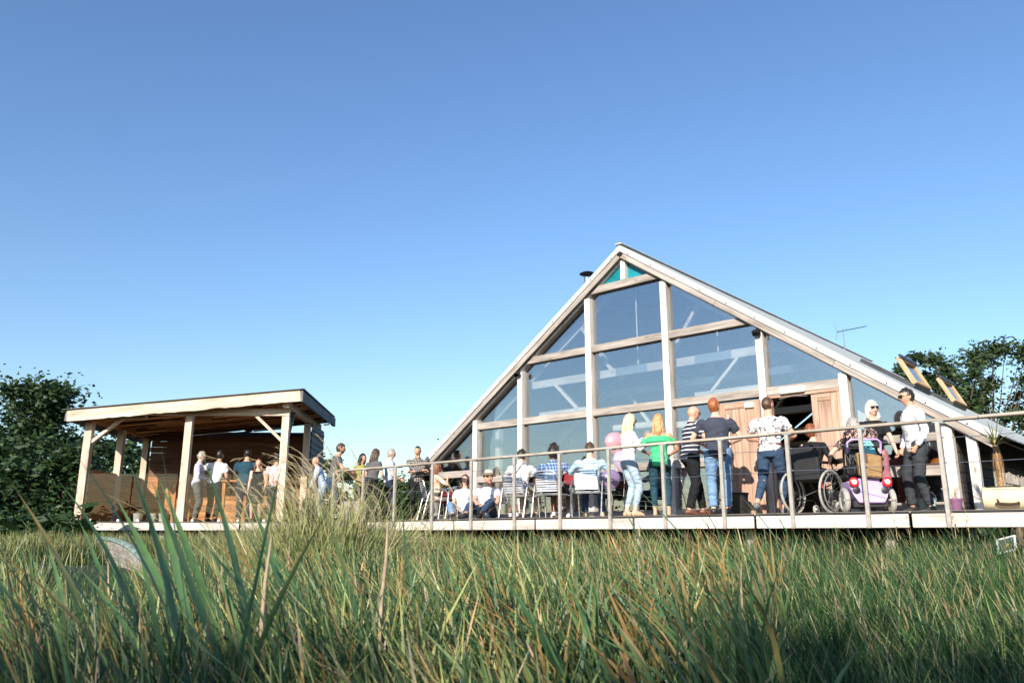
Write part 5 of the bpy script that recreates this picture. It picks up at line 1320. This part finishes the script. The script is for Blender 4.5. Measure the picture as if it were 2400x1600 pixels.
A_('dark-haired person in a white and red floral shirt inside the pavilion corner', *pp(-.34, .55), 88, 1.62, False, 'skin_tan',
   dict(head_pitch=-10, hands={'R': (.2, .28, 1.0)}), ('tee', 'floral_red'), ('jeans', 'navy_cloth'), 'black_plastic', ('short', 'hair_black'))
# ------------------------------------------------------------------ furniture and small things
al = M_['aluminium']
def facing(face): return HEAD + math.radians(face - 90)
chair = thing('metal_chair', (0, 0, 0), 0, 'x', 'chair', 'slatted aluminium chairs along the rail')
for s in (-1, 1):
    m = MB(); pts = [(s*.275, .30, .012), (s*.275, .25, .40), (s*.275, .225, .58), (s*.275, .17, .645), (s*.275, .08, .665), (s*.275, -.04, .665), (s*.275, -.13, .64), (s*.275, -.18, .57), (s*.275, -.25, .30), (s*.275, -.32, .012)]
    m.tube(pts, .0125, 8); m.build('arm_loop', al, chair, smooth=True)
    m = MB(); m.tube([(s*.275, -.32, 0), (s*.275, -.32, .03)], .016, 8); m.tube([(s*.275, .30, 0), (s*.275, .30, .03)], .016, 8); m.build('foot_cap', M_['black_plastic'], chair)
m = MB(); m.tube([(-.22, .22, .445), (-.225, -.12, .43), (-.22, -.19, .46), (-.21, -.25, .66), (-.205, -.285, .80), (-.18, -.296, .842), (-.12, -.30, .855), (.12, -.30, .855), (.18, -.296, .842), (.205, -.285, .80), (.21, -.25, .66), (.22, -.19, .46), (.225, -.12, .43), (.22, .22, .445)], .0125, 8)
m.build('back_frame', al, chair, smooth=True)
m = MB(); m.tube([(-.275, .20, .43), (.275, .20, .43)], .010, 6); m.tube([(-.275, -.17, .43), (.275, -.17, .43)], .010, 6); m.tube([(-.22, .22, .445), (-.15, .245, .442), (.15, .245, .442), (.22, .22, .445)], .0125, 8); m.build('seat_rail', al, chair, smooth=True)
for k in range(8):
    z = .50+.043*k; y = -.203-.092*((z-.46)/.38); m = MB(); m.box((0, y, z), (.405, .006, .028), Matrix.Rotation(-.23, 3, 'X')); m.build('back_slat', al, chair)
for k in range(8):
    y = -.15+.048*k; m = MB(); m.box((0, y, .452), (.43, .034, .006)); m.build('seat_slat', al, chair)
def put_chair(x, y, face, label, first=[True]):
    M = Matrix.Translation((x, y, 0)) @ Matrix.Rotation(facing(face), 4, 'Z')
    if first[0]:
        first[0] = False; chair.matrix_basis = M; chair['label'] = label; return chair
    return copy_tree(chair, M, label)
put_chair(-1.84, .94, 58, 'slatted aluminium chair under the guitarist in the striped shirt')
put_chair(-1.0, .90, 62, 'slatted aluminium chair under the man with the afro')
put_chair(-.06, .80, 70, 'slatted aluminium chair under the man in light blue')
put_chair(-3.55, .9, 200, 'empty slatted aluminium chair between the floral blouse and the seated pair')
put_chair(-4.45, 1.13, 18, 'slatted aluminium chair under the red-haired woman')
# guitars
plain('guitar_red', (.22, .02, .025), .25, 0, .1); plain('guitar_dark', (.05, .025, .015), .3)
def guitar(x, y, z, face, label, mat):
    t = thing('guitar', (x, y, z), facing(face), label, 'guitar'); m = MB(); prof = []
    out = []
    for k in range(28):
        a = 2*math.pi*k/28; r = .19 + .035*math.cos(2*a) + .02*math.cos(a); out.append((r*math.cos(a)*1.15, r*math.sin(a)*.82))
    m.prism(out, -.045, .045); m.build('body', mat, t, smooth=True, bevel=.008)
    m = MB(); m.box((-.42, .035, 0), (.44, .022, .05)); m.build('neck', M_['guitar_dark'], t)
    m = MB(); m.box((-.70, .03, 0), (.14, .018, .07)); m.build('headstock', M_['guitar_dark'], t)
    m = MB(); m.lathe([(.045, 0), (.045, .004)], 16, (-.05, .046, 0), Matrix.Rotation(-math.pi/2, 3, 'X')); m.build('sound_hole', M_['black_plastic'], t)
    return t
guitar(-1.62, 1.30, .72, 62, 'dark guitar held by the man in the striped shirt', M_['guitar_dark'])
guitar(-.74, 1.22, .74, 66, 'deep red guitar held by the man with the afro', M_['guitar_red'])
# strap across the striped back, braces on the light blue shirt
def band(info, pts, w, mat, name):
    m = MB(); P = [info['T'](p) for p in pts]; m.tube(P, [(w, .006)]*len(P), 6, ref=Vector((.3, 0, 1)))
    o = m.build(name, M_[mat], info['obj'], M=Matrix.Identity(4))
band(G1, [(.07, -.02, .53), (.05, -.105, .46), (-.05, -.148, .30), (-.14, -.13, .16), (-.19, -.03, .10)], .022, 'black_cloth', 'guitar_strap')
# balloons
def balloon(x, y, z, r, mat, label):
    t = thing('balloon', (x, y, 0), facing(100), label, 'balloon', 'foil balloons tied by the seated guests')
    m = MB(); m.lathe([(.004, -1.18*r), (.03*r, -1.1*r), (.45*r, -.85*r), (.85*r, -.35*r), (1.0*r, .1*r), (.9*r, .5*r), (.6*r, .82*r), (.25*r, .97*r), (.004, 1.0*r)], 20, (0, 0, z)); 
    m.V = [Vector((v.x, v.y*.5*(1+.08*math.sin(14*math.atan2(v.z-z, v.x+1e-6))), v.z)) for v in m.V]; m.build('envelope', M_[mat], t, smooth='all')
    m = MB(); m.tube([(0, 0, z-1.15*r), (.02, .01, z-1.15*r-.12), (-.01, 0, max(.02, z-1.15*r-.4))], .0025, 5); m.build('ribbon', M_['white_paint'], t)
plain('foil_pink', (.72, .40, .44), .15, .4, .08, 4); plain('foil_purple', (.34, .24, .46), .15, .4, .08, 4); plain('foil_clear', (.62, .50, .66), .12, .4, .08, 4)
balloon(.38, 1.0, 1.30, .20, 'foil_pink', 'shiny pink foil balloon behind the light blue shirt')
balloon(.30, .95, .66, .18, 'foil_purple', 'purple foil balloon low beside the metal chair')
balloon(.50, 1.05, .98, .19, 'foil_clear', 'pale lilac foil balloon between the pink and purple ones')
# bottles and glasses on the deck
m_b = plain('bottle_brown', (.10, .035, .01), .12); plain('label_white', (.75, .74, .70), .6)
def bottle(x, y, label):
    t = thing('beer_bottle', (x, y, 0), 0, label, 'bottle', 'drinks standing on the deck')
    m = MB(); m.lathe([(.029, 0), (.030, .006), (.030, .125), (.024, .155), (.0135, .185), (.0125, .225), (.015, .228), (.015, .238), (.010, .239)], 14); m.build('glass', M_['bottle_brown'], t, smooth=True)
    m = MB(); m.lathe([(.0306, .04), (.0306, .10)], 14); m.build('paper_label', M_['label_white'], t, smooth=True)
    m = MB(); m.lathe([(.0145, .185), (.0145, .205)], 12); m.build('neck_label', M_['red_lens'], t)
bottle(-1.18, .12, 'brown beer bottle with white label between two metal chairs')
bottle(-.36, .15, 'brown beer bottle beside the railing post and light blue guest')
bottle(-1.55, .35, 'brown beer bottle under the striped guitarist chair')
t = thing('pint_glass', (-2.1, .2, 0), 0, 'empty pint glass standing on the deck by the seated pair', 'glass')
m = MB(); m.lathe([(.032, 0), (.034, .004), (.043, .145), (.040, .145), (.031, .012)], 14); m.build('tumbler', M_['glass_clear'], t, smooth=True)
m = MB(); m.lathe([(.030, .012), (.033, .05)], 14); m.build('drink', M_['bottle_brown'], t)
# black bin and stool by the doorway
t = thing('bin', (2.42, 1.5, 0), 0, 'dark plastic bin standing by the open door leaf', 'bin')
m = MB(); m.lathe([(.13, 0), (.135, .01), (.165, .36), (.155, .36), (.125, .02)], 18); m.build('tub', M_['black_plastic'], t, smooth=True)
m = MB(); m.lathe([(.170, .35), (.174, .355), (.174, .375), (.168, .38)], 18); m.build('rim', M_['black_rubber'], t, smooth=True)
t = thing('stool', (1.98, 1.62, 0), .3, 'small yellow wooden stool behind the man in the striped polo', 'stool')
beam('seat', WM[t.name] @ Vector((-.14, 0, .28)), WM[t.name] @ Vector((.14, 0, .28)), .22, .03, M_['wood_velux'], t)
for sx in (-1, 1):
    for sy in (-1, 1): beam('leg', WM[t.name] @ Vector((sx*.11, sy*.08, 0)), WM[t.name] @ Vector((sx*.10, sy*.075, .265)), .035, .035, M_['wood_velux'], t, up=(1,0,0))
# things on the inner ledge of the right-hand window
plain('orange_shade', (.70, .22, .04), .5); plain('mint', (.42, .66, .58), .4)
for i, (x, z, lb) in enumerate(((4.95, .72, 'rounded orange bowl on the window ledge behind the white-shirted man'), (5.28, .72, 'wide orange bowl on the window ledge by the corner post'))):
    t = thing('orange_bowl', (x, FY+.26, z), 0, lb, 'bowl'); m = MB(); m.lathe([(.12, 0), (.125, .01), (.10, .07), (.05, .10), (.004, .105)], 16); m.build('dome', M_['orange_shade'], t, smooth=True)
    m = MB(); m.lathe([(.128, 0), (.130, .006), (.128, .014)], 16); m.build('rim', M_['wood_cedar'], t, smooth=True)
beam('ledge', (4.2, FY+.27, .70), (5.42, FY+.27, .70), .26, .03, M_['wood_cedar'], hall)
t = thing('mint_bowl', (5.2, 1.72, .0), 0, 'pale mint bucket with white rim on the deck below the window', 'bucket')
m = MB(); m.lathe([(.07, 0), (.075, .01), (.13, .22), (.122, .22), (.068, .02)], 18); m.build('pail', M_['mint'], t, smooth=True)
m = MB(); m.tube([(-.13, 0, .21), (-.08, 0, .30), (.08, 0, .30), (.13, 0, .21)], .005, 6); m.build('handle', M_['steel'], t)
# purple pot with dry twigs
t = thing('plant_pot', (5.86, .42, 0), 0, 'purple plastic pot of dry twigs at the corner of the deck', 'plant pot')
m = MB(); m.lathe([(.062, 0), (.066, .004), (.084, .125), (.092, .126), (.094, .155), (.086, .155), (.080, .13)], 18); m.build('pot', plain('pot_purple', (.20, .09, .17), .5), t, smooth=True)
m = MB(); m.lathe([(.083, .135), (.01, .138)], 14); m.build('soil', M_['ground_soil'], t)
rg = random.Random(4)
for k in range(16):
    a, r = rg.uniform(0, 6.28), rg.uniform(.02, .07); h = rg.uniform(.12, .24); m = MB()
    m.tube([(r*.5*math.cos(a), r*.5*math.sin(a), .13), (r*math.cos(a), r*math.sin(a), .13+h*.6), (1.5*r*math.cos(a+.3), 1.5*r*math.sin(a+.3), .13+h)], [.003, .0025, .0012], 5); m.build('twig', M_['dead_stalk'], t)
# barrel log planter with a palm
plain('log_cream', (.62, .54, .36), .8, 0, .1, 5, .2); plain('bark_dark', (.05, .025, .018), .9)
t = thing('log_planter', (6.38, .62, 0), math.radians(6), 'pale hollowed log planter with a dark split on its face', 'planter')
m = MB(); prof = [(.13, -.24), (.15, -.23), (.165, -.1), (.168, 0), (.165, .1), (.15, .23), (.13, .24)]
m.lathe(prof, 24, (0, 0, .158), Matrix.Rotation(math.pi/2, 3, 'Y'))
m.V = [Vector((v.x, v.y*1.15, max(.004, min(v.z, .285)))) for v in m.V]; m.build('log', M_['log_cream'], t, smooth=True)
m = MB(); pts = [(-.10, -.196, .085), (-.03, -.198, .078), (.05, -.198, .07), (.12, -.197, .078), (.155, -.195, .088)]
m.tube(pts, [(.010, .012), (.016, .014), (.018, .014), (.014, .012), (.02, .016)], 8, ref=(0, 0, 1)); m.tube([(-.06, -.196, .085), (-.07, -.196, .12), (-.08, -.194, .14)], [.012, .010, .004], 6); m.build('split', M_['bark_dark'], t)
m = MB(); m.box((0, 0, .286), (.36, .26, .012)); m.build('soil', M_['ground_soil'], t)
t = thing('palm', (6.34, .66, .28), 0, 'cabbage palm with spiky leaves and shaggy dead skirt in the log planter', 'palm')
m = MB(); m.lathe([(.036, -.02), (.034, .1), (.030, .4), (.034, .5), (.02, .6)], 10); m.build('trunk', plain('palm_trunk', (.36, .22, .10), .9, 0, .3, 30, .5), t, smooth=True)
for k in range(34):
    a = rg.uniform(0, 6.28); L = rg.uniform(.24, .40); el = rg.uniform(.35, 1.35); V = []; C = []; F = []
    for i in range(7):
        s_ = i/6; x = L*s_*math.cos(el); z = L*s_*math.sin(el) - .18*L*s_*s_; w = .011*(1-s_)**.6+.001
        V += [(x, -w, z), (x, w, z)]; C += [[.09+.08*s_, .15, .03]]*2
    F = [(2*i, 2*i+1, 2*i+3, 2*i+2) for i in range(6)]
    o = bpy.data.objects.new('leaf', np_mesh('leaf', np.array(V), np.array(F), np.array(C), M_['leaf'])); link(o, WM[t.name] @ Matrix.Translation((0, 0, .52)) @ Matrix.Rotation(a, 4, 'Z'), t)
for k in range(26):
    a = rg.uniform(0, 6.28); L = rg.uniform(.18, .34); V = []; C = []; F = []
    for i in range(5):
        s_ = i/4; x = .035+.03*math.sin(s_*2.5); z = -L*s_; w = .008*(1-.6*s_); V += [(x, -w, z), (x, w, z)]; C += [[.34, .20, .09]]*2
    F = [(2*i, 2*i+1, 2*i+3, 2*i+2) for i in range(4)]
    o = bpy.data.objects.new('dead_leaf', np_mesh('dead_leaf', np.array(V), np.array(F), np.array(C), M_['leaf'])); link(o, WM[t.name] @ Matrix.Translation((0, 0, rg.uniform(.38, .52))) @ Matrix.Rotation(a, 4, 'Z'), t)
# reed screen along the side of the hall
t = thing('reed_screen', (6.05, 4.5, 0), 0, 'low screen of grey upright canes running back beside the hall', 'fence')
m = MB()
for k in range(330):
    y = 1.9+k*.0215; h = .56+rg.uniform(-.03, .05); x = 6.05+rg.uniform(-.008, .008); m.tube([(x, y, .0), (x+rg.uniform(-.01, .01), y+rg.uniform(-.008, .008), h)], .0095, 5)
o = m.build('canes', wood('cane', (.46, .42, .36), (.22, .20, .17), knots=0, grain=(20, 20, 1.5)), t, M=Matrix.Identity(4)); tag(o, kind='stuff')
for y in (2.2, 4.2, 6.2, 8.2): beam('post', (6.09, y, -.6), (6.09, y, .66), .05, .05, wg, t, up=(0,1,0))
for z in (.16, .44): beam('wire_rail', (6.068, 1.9, z), (6.068, 9.0, z), .012, .02, wg, t)
for k in range(10): beam('deck_board', (5.55+.145*k, 2.02, -.014), (5.55+.145*k, 9.2, -.014), .139, .028, M_['wood_deck'], deck, bevel=.004)
# floodlight low in the grass
t = thing('ground_floodlight', (6.52, -.42, -.40), math.radians(-18), 'square white-rimmed floodlight tilted in the grass under the deck edge', 'floodlight')
Rf = Matrix.Rotation(math.radians(-14), 3, 'Y') @ Matrix.Rotation(math.radians(-28), 3, 'X')
m = MB(); m.box((0, .03, 0), (.20, .06, .17), Rf); m.build('housing', M_['black_metal'], t, bevel=.01)
m = MB()
for dx, dz, sx, sz in ((0, .085, .215, .016), (0, -.085, .215, .016), (.1, 0, .016, .17), (-.1, 0, .016, .17)): m.box(Rf @ Vector((dx, -.012, dz)), (sx, .016, sz), Rf)
m.build('rim', M_['white_paint'], t)
m = MB(); m.box(Rf @ Vector((0, -.006, 0)), (.18, .004, .15), Rf); m.build('lens', plain('lens_dark', (.07, .09, .09), .12), t)
m = MB(); m.box(Rf @ Vector((.01, -.0115, .0)), (.026, .005, .034), Rf); m.build('led', plain('led_yellow', (.70, .55, .10), .4), t)
m = MB(); m.tube([(-.11, .03, 0), (-.11, .08, -.18), (.11, .08, -.18), (.11, .03, 0)], .008, 6); m.tube([(0, .08, -.18), (0, .08, -.5)], .015, 6); m.build('stand', M_['black_metal'], t)
# concrete planter block at the end of the rail, pots inside the pavilion
t = thing('stone_planter', (-6.1, .35, 0), .4, 'grey stone trough planter at the end of the railing', 'planter')
m = MB(); m.box((0, 0, .22), (.62, .42, .44)); m.build('trough', plain('stone_grey', (.30, .27, .22), .9, 0, .2, 5, .5), t, bevel=.03)
m = MB(); m.box((0, 0, .441), (.50, .30, .01)); m.build('soil', M_['ground_soil'], t)
for i, (a, D, lb) in enumerate(((-3.42, .35, 'ribbed grey pot behind the glass balustrade, nearest the corner panel'), (-3.12, .5, 'ribbed grey pot between two others behind the glass balustrade'), (-2.86, .42, 'ribbed grey pot behind the glass near the middle post'))):
    t = thing('ribbed_pot', pv(a, D, 0), 0, lb, 'pot', 'grey pots on the pavilion floor')
    m = MB(); m.lathe([(.075, 0), (.078, .01), (.095, .09), (.091, .095), (.098, .12), (.094, .125), (.104, .17), (.108, .172), (.110, .20), (.098, .20), (.09, .12)], 18); m.build('pot', plain('pot_grey', (.33, .33, .30), .7) if i == 0 else M_['pot_grey'], t, smooth=True)
    m = MB(); m.lathe([(.096, .175), (.01, .18)], 12); m.build('soil', M_['ground_soil'], t)
# old boat in the reeds
t = thing('old_boat', c2w(-6.6, 13.4, -.9), 0, 'weathered grey boat side of short planks lying in the reeds', 'boat')
def bp_(s_): 
    px = 236 + 132*s_; Yd = 15.4 - 3.9*s_; zz = -.36 - .40*s_**1.25 + .07*math.sin(math.pi*s_)
    q = c2w(px_ground(px, Yd), Yd, zz); return q
m = MB(); m.tube([bp_(s_) for s_ in np.linspace(0, 1, 15)], [(.075, .045)]*14+[(.05, .03)], 10, ref=c2w(1, 0)-c2w(0, 0)); m.build('gunwale', plain('boat_rim', (.16, .22, .19), .8, 0, .3, 6, .3), t, smooth=True, M=Matrix.Identity(4))
nrm = (c2w(-.2, -1)-c2w(0, 0)).normalized()
for r in range(3):
    for k in range(15):
        s0, s1 = (k+.04+.3*(r % 2))/15.4, (k+.96+.3*(r % 2))/15.4
        if s1 > 1.0: continue
        p0, p1 = bp_(s0), bp_(s1); dz = -.10-.15*r; off = nrm*(.03-.05*r)
        beam('plank', p0+Vector((0, 0, dz))+off, p1+Vector((0, 0, dz))+off, .03, .142, M_['wood_boat'], t, up=Vector((0, 0, 1))+nrm*.35)

# ------------------------------------------------------------------ wheelchairs
plain('tyre_grey', (.36, .35, .32), .8, 0, .1, 20); plain('cable_red', (.45, .02, .02), .4); plain('seat_black', (.016, .016, .018), .7, 0, .2, 8, .2)
def wheel(t, c, ax, R, tyre_r, name, tyre_mat, spokes=0, rim_mat='steel', push=False):
    c = Vector(c); ax = Vector(ax).normalized(); u = ax.cross(Vector((0, 0, 1))).normalized(); v = ax.cross(u)
    ring = lambda r, o=0: [c + ax*o + u*(r*math.cos(a)) + v*(r*math.sin(a)) for a in np.linspace(0, 2*math.pi, 33)]
    w = MB(); w.tube([c-ax*.035, c+ax*.035], .022, 10); wo = w.build(name, M_['steel'], t)
    m = MB(); m.tube(ring(R-tyre_r), tyre_r, 8, ref=ax, caps=False); m.build('tyre', M_[tyre_mat], wo, smooth=True, M=WM[t.name])
    m = MB(); m.tube(ring(R-2.1*tyre_r), tyre_r*.62, 6, ref=ax, caps=False); m.build('rim', M_[rim_mat], wo, smooth=True, M=WM[t.name])
    if push: m = MB(); m.tube(ring(R-.055, push), .009, 6, ref=ax, caps=False); m.build('push_rim', M_['aluminium'], wo, smooth=True, M=WM[t.name])
    if spokes:
        m = MB()
        for k in range(spokes):
            a = 2*math.pi*k/spokes; m.tube([c + ax*(.02 if k % 2 else -.02), c + u*((R-2*tyre_r)*math.cos(a)) + v*((R-2*tyre_r)*math.sin(a))], .0016, 4)
        m.build('spokes', M_['steel'], wo, M=WM[t.name])
    else:
        m = MB(); m.lathe([(R*.62, -.012), (R*.66, 0), (R*.62, .012)], 18, c, Matrix((u, v, ax)).transposed()); m.build('hub_disc', M_[rim_mat], wo, smooth=True, M=WM[t.name])
wc = thing('wheelchair', (3.98, .66, 0), facing(38), 'black folding wheelchair with grey tyres parked at the doorway', 'wheelchair')
for s in (-1, 1):
    wheel(wc, (s*.30, -.02, .305), (1, 0, s*-.05), .305, .017, 'wheel', 'tyre_grey', 20, 'steel', s*.045)
    wheel(wc, (s*.22, .42, .075), (1, 0, 0), .075, .018, 'caster', 'tyre_grey')
    m = MB(); m.tube([(s*.23, -.12, .10), (s*.23, -.14, .50), (s*.23, -.16, .92), (s*.23, -.30, .93)], .0125, 8); m.tube([(s*.23, -.14, .48), (s*.23, .36, .50), (s*.23, .46, .30), (s*.22, .50, .12)], .0125, 8); m.tube([(s*.23, .36, .48), (s*.22, .42, .14)], .0125, 8); m.tube([(s*.23, -.13, .2), (s*.23, .40, .2)], .011, 8); m.tube([(s*.245, -.14, .70), (s*.245, .15, .70), (s*.245, .20, .50)], .011, 8); m.build('side_frame', M_['black_metal'], wc, smooth=True)
    m = MB(); m.tube([(s*.23, -.20, .925), (s*.23, -.33, .93)], .019, 8); m.build('grip', M_['black_rubber'], wc, smooth=True)
    m = MB(); m.box((s*.245, .02, .715), (.05, .28, .025)); m.build('armrest', M_['seat_black'], wc, bevel=.008)
    m = MB(); m.box((s*.12, .55, .11), (.16, .16, .015)); m.build('footplate', M_['black_plastic'], wc)
m = MB(); m.box((0, -.155, .70), (.44, .03, .46)); m.build('backrest', M_['seat_black'], wc, bevel=.012)
m = MB(); m.box((0, .12, .49), (.44, .46, .06)); m.build('seat', M_['seat_black'], wc, bevel=.02)
m = MB(); m.tube([(-.22, -.10, .2), (.22, .30, .45)], .01, 6); m.tube([(.22, -.10, .2), (-.22, .30, .45)], .01, 6); m.build('cross_brace', M_['black_metal'], wc)
m = MB(); m.tube([(.265, -.17, .34), (.265, -.17, .46)], .013, 8); m.build('brake_lever', M_['cable_red'], wc, smooth=True)
q = WM[wc.name] @ Vector((0, .05, 0))
person('brown-haired person in a black jacket seated in the folding wheelchair', q.x, q.y, 40, 1.58, True, 'skin_fair',
   dict(sit=.57, lean=10, head_pitch=-30, head_yaw=-20, hands={'R': (.25, .28, .80), 'L': (-.25, .28, .80)}, feet={'R': (.12, .50, .22), 'L': (-.12, .50, .22)}), ('long', 'black_cloth'), ('jeans', 'black_cloth'), 'black_plastic', ('short', 'hair_auburn'))
pw_ = thing('power_wheelchair', (4.62, .80, 0), facing(84), 'purple power wheelchair with round red lamps and a bag on its back', 'wheelchair')
m = MB()
sec = [((-.17, .15), (.17, .15), -.36, .12), ((-.25, .33), (.25, .33), -.36, .12)]
poly = [(-.165, .13), (.165, .13), (.205, .20), (.26, .34), (.27, .42), (.14, .40), (.135, .46), (-.135, .46), (-.14, .40), (-.27, .42), (-.26, .34), (-.205, .20)]
m.prism(poly, -.34, -.05); m.V = [Vector((v.x, v.y - (.05 if v.y < -.2 and v.z < .3 else 0), v.z)) for v in m.V]; m.build('shroud', M_['plastic_purple'], pw_, bevel=.012)
m = MB(); m.box((0, -.345, .30), (.27, .02, .30), Matrix.Rotation(-.1, 3, 'X')); m.build('shroud_panel', M_['plastic_purple'], pw_, bevel=.008)
m = MB(); m.box((0, -.02, .12), (.46, .62, .10)); m.build('chassis', M_['black_plastic'], pw_, bevel=.015)
for s in (-1, 1):
    wheel(pw_, (s*.30, -.20, .17), (1, 0, 0), .17, .04, 'drive_wheel', 'tyre_grey', 0, 'steel')
    wheel(pw_, (s*.26, .38, .11), (1, 0, 0), .11, .03, 'caster', 'tyre_grey', 0, 'steel')
    m = MB(); m.lathe([(.062, 0), (.066, .012), (.05, .026), (.03, .03)], 18, (s*.215, -.385, .405), Matrix.Rotation(math.pi/2, 3, 'X')); lp = m.build('lamp', M_['red_lens'], pw_, smooth=True)
    m = MB(); m.lathe([(.036, 0), (.03, .012), (.005, .016)], 16, (s*.215, -.414, .405), Matrix.Rotation(math.pi/2, 3, 'X')); m.build('reflector', M_['white_paint'], lp, smooth=True, M=WM[pw_.name])
    m = MB(); m.lathe([(.048, 0), (.05, .01), (.03, .02)], 16, (s*.185, -.37, .30), Matrix.Rotation(math.pi/2, 3, 'X')); m.build('indicator', M_['black_plastic'], pw_, smooth=True)
    m = MB(); m.tube([(s*.24, -.10, .52), (s*.25, -.18, .80), (s*.25, -.22, .99)], .016, 8); m.tube([(s*.25, -.15, .70), (s*.26, .16, .70)], .014, 8); m.build('back_tube', M_['black_metal'], pw_, smooth=True)
    m = MB(); m.box((s*.27, .05, .735), (.07, .34, .035)); m.build('armrest', M_['seat_black'], pw_, bevel=.01)
m = MB(); m.tube([(-.22, -.25, .80), (-.22, -.29, .95), (-.17, -.30, .99), (.17, -.30, .99), (.22, -.29, .95), (.22, -.25, .80)], .015, 8); m.build('push_handle', M_['plastic_purple'], pw_, smooth=True)
m = MB(); m.tube([(-.19, -.30, .90), (.19, -.30, .90)], .026, 10); m.build('handle_grip', M_['black_rubber'], pw_, smooth=True)
m = MB(); m.box((0, -.15, .74), (.44, .07, .46)); m.build('backrest', M_['seat_black'], pw_, bevel=.03)
m = MB(); m.ell((0, -.17, 1.06), (.24, .10, .13), 18, 10); m.build('head_cover', M_['pattern_black'], pw_, smooth='all')
m = MB(); m.box((0, .12, .50), (.44, .46, .08)); m.build('seat', M_['seat_black'], pw_, bevel=.03)
rg2 = random.Random(9)
for k in range(9):
    m = MB(); x = rg2.uniform(-.26, -.12); m.tube([(x, -.30, .50+rg2.uniform(0, .1)), (x+rg2.uniform(-.06, .06), -.33, .66), (x+rg2.uniform(-.02, .1), -.28, .82)], .006, 5); m.build('cable', M_['black_plastic'], pw_)
T_ = WM[pw_.name]
t = thing('shoulder_bag', T_ @ Vector((.01, -.40, .42)), facing(84), 'brown canvas bag hanging on the back of the purple wheelchair', 'bag')
m = MB(); m.prism([(-.15, .06), (.14, .03), (.16, .34), (-.17, .38)], -.05, .05); m.build('pouch', M_['tan_bag'], t, bevel=.02)
m = MB(); m.box((-.06, -.055, .30), (.05, .012, .12)); m.build('buckle_strap', M_['belt_brown'], t)
m = MB(); m.tube([(-.15, 0, .36), (-.08, -.01, .46), (.08, -.01, .46), (.15, 0, .34)], .010, 6); m.build('handle', M_['black_cloth'], t, smooth=True)
t = thing('aqua_cloth', T_ @ Vector((.03, -.37, .78)), facing(84), 'light blue cloth draped over the handle of the purple wheelchair', 'cloth')
m = MB(); V = []; F = []
for i in range(9):
    for j in range(9):
        x = -.13+.26*i/8; z = .19-.34*j/8; V.append((x*(.35+.08*j+.05*math.sin(j)), -.012*math.sin(i*1.7+j*.6) - (.02 if j > 2 else -.03*(2-j)), z))
F = [(i*9+j, (i+1)*9+j, (i+1)*9+j+1, i*9+j+1) for i in range(8) for j in range(8)]
n_ = len(V); V2 = [(x, y+.012, z) for x, y, z in V]; F2 = [tuple(reversed([a+n_ for a in f])) for f in F]
o = bpy.data.objects.new('cloth_fold', mesh_from('cloth_fold', V+V2, F+F2, True, M_['aqua_cloth'])); link(o, WM[t.name], t)
q = T_ @ Vector((0, .06, 0))
person('grey-haired person with bare arms seated in the purple power wheelchair', q.x, q.y, 84, 1.60, True, 'skin_fair',
   dict(sit=.60, lean=2, hands={'R': (.42, .22, .74), 'L': (-.42, .10, .70)}, poles={'R': (1, -.8, 0), 'L': (-1, -.8, 0)}, feet={'R': (.12, .46, .22), 'L': (-.12, .46, .22)}), ('tee', 'pattern_black'), ('jeans', 'black_cloth'), 'black_plastic', ('bob', 'hair_grey'))
# daisies and a buttercup in the short grass
def flower(px, py, Y, col, label):
    X = px_ground(px, Y); z = CAM.z - (py-1252)/1921.0*Y
    zb = float(gz(np.array(X), np.array(Y))); t = thing('daisy', c2w(X, Y, zb), 0, label, 'flower', 'small flowers in the grass'); h = max(.04, z-zb)
    m = MB(); m.tube([(0, 0, 0), (.004, 0, h*.5), (0, 0, h)], .0018, 5); m.build('stem', M_['straw'], t)
    for k in range(9):
        a = k*.698; m = MB(); m.ell((.012*math.cos(a), .012*math.sin(a), h), (.009, .0045, .0025), 6, 4, Matrix.Rotation(a, 3, 'Z')); m.build('petal', M_[col], t)
    m = MB(); m.ell((0, 0, h+.002), (.006, .006, .004), 8, 5); m.build('disc', M_['led_yellow'], t)
flower(2123, 1545, 4.0, 'white_paint', 'white daisy in the short grass near the clover')
flower(2300, 1525, 4.6, 'white_paint', 'second white daisy in the short grass, farther from the reeds')
flower(2130, 1595, 3.6, 'white_paint', 'tiny white daisy low in the grass')
flower(1703, 1435, 4.4, 'led_yellow', 'yellow buttercup among the meadow grass')
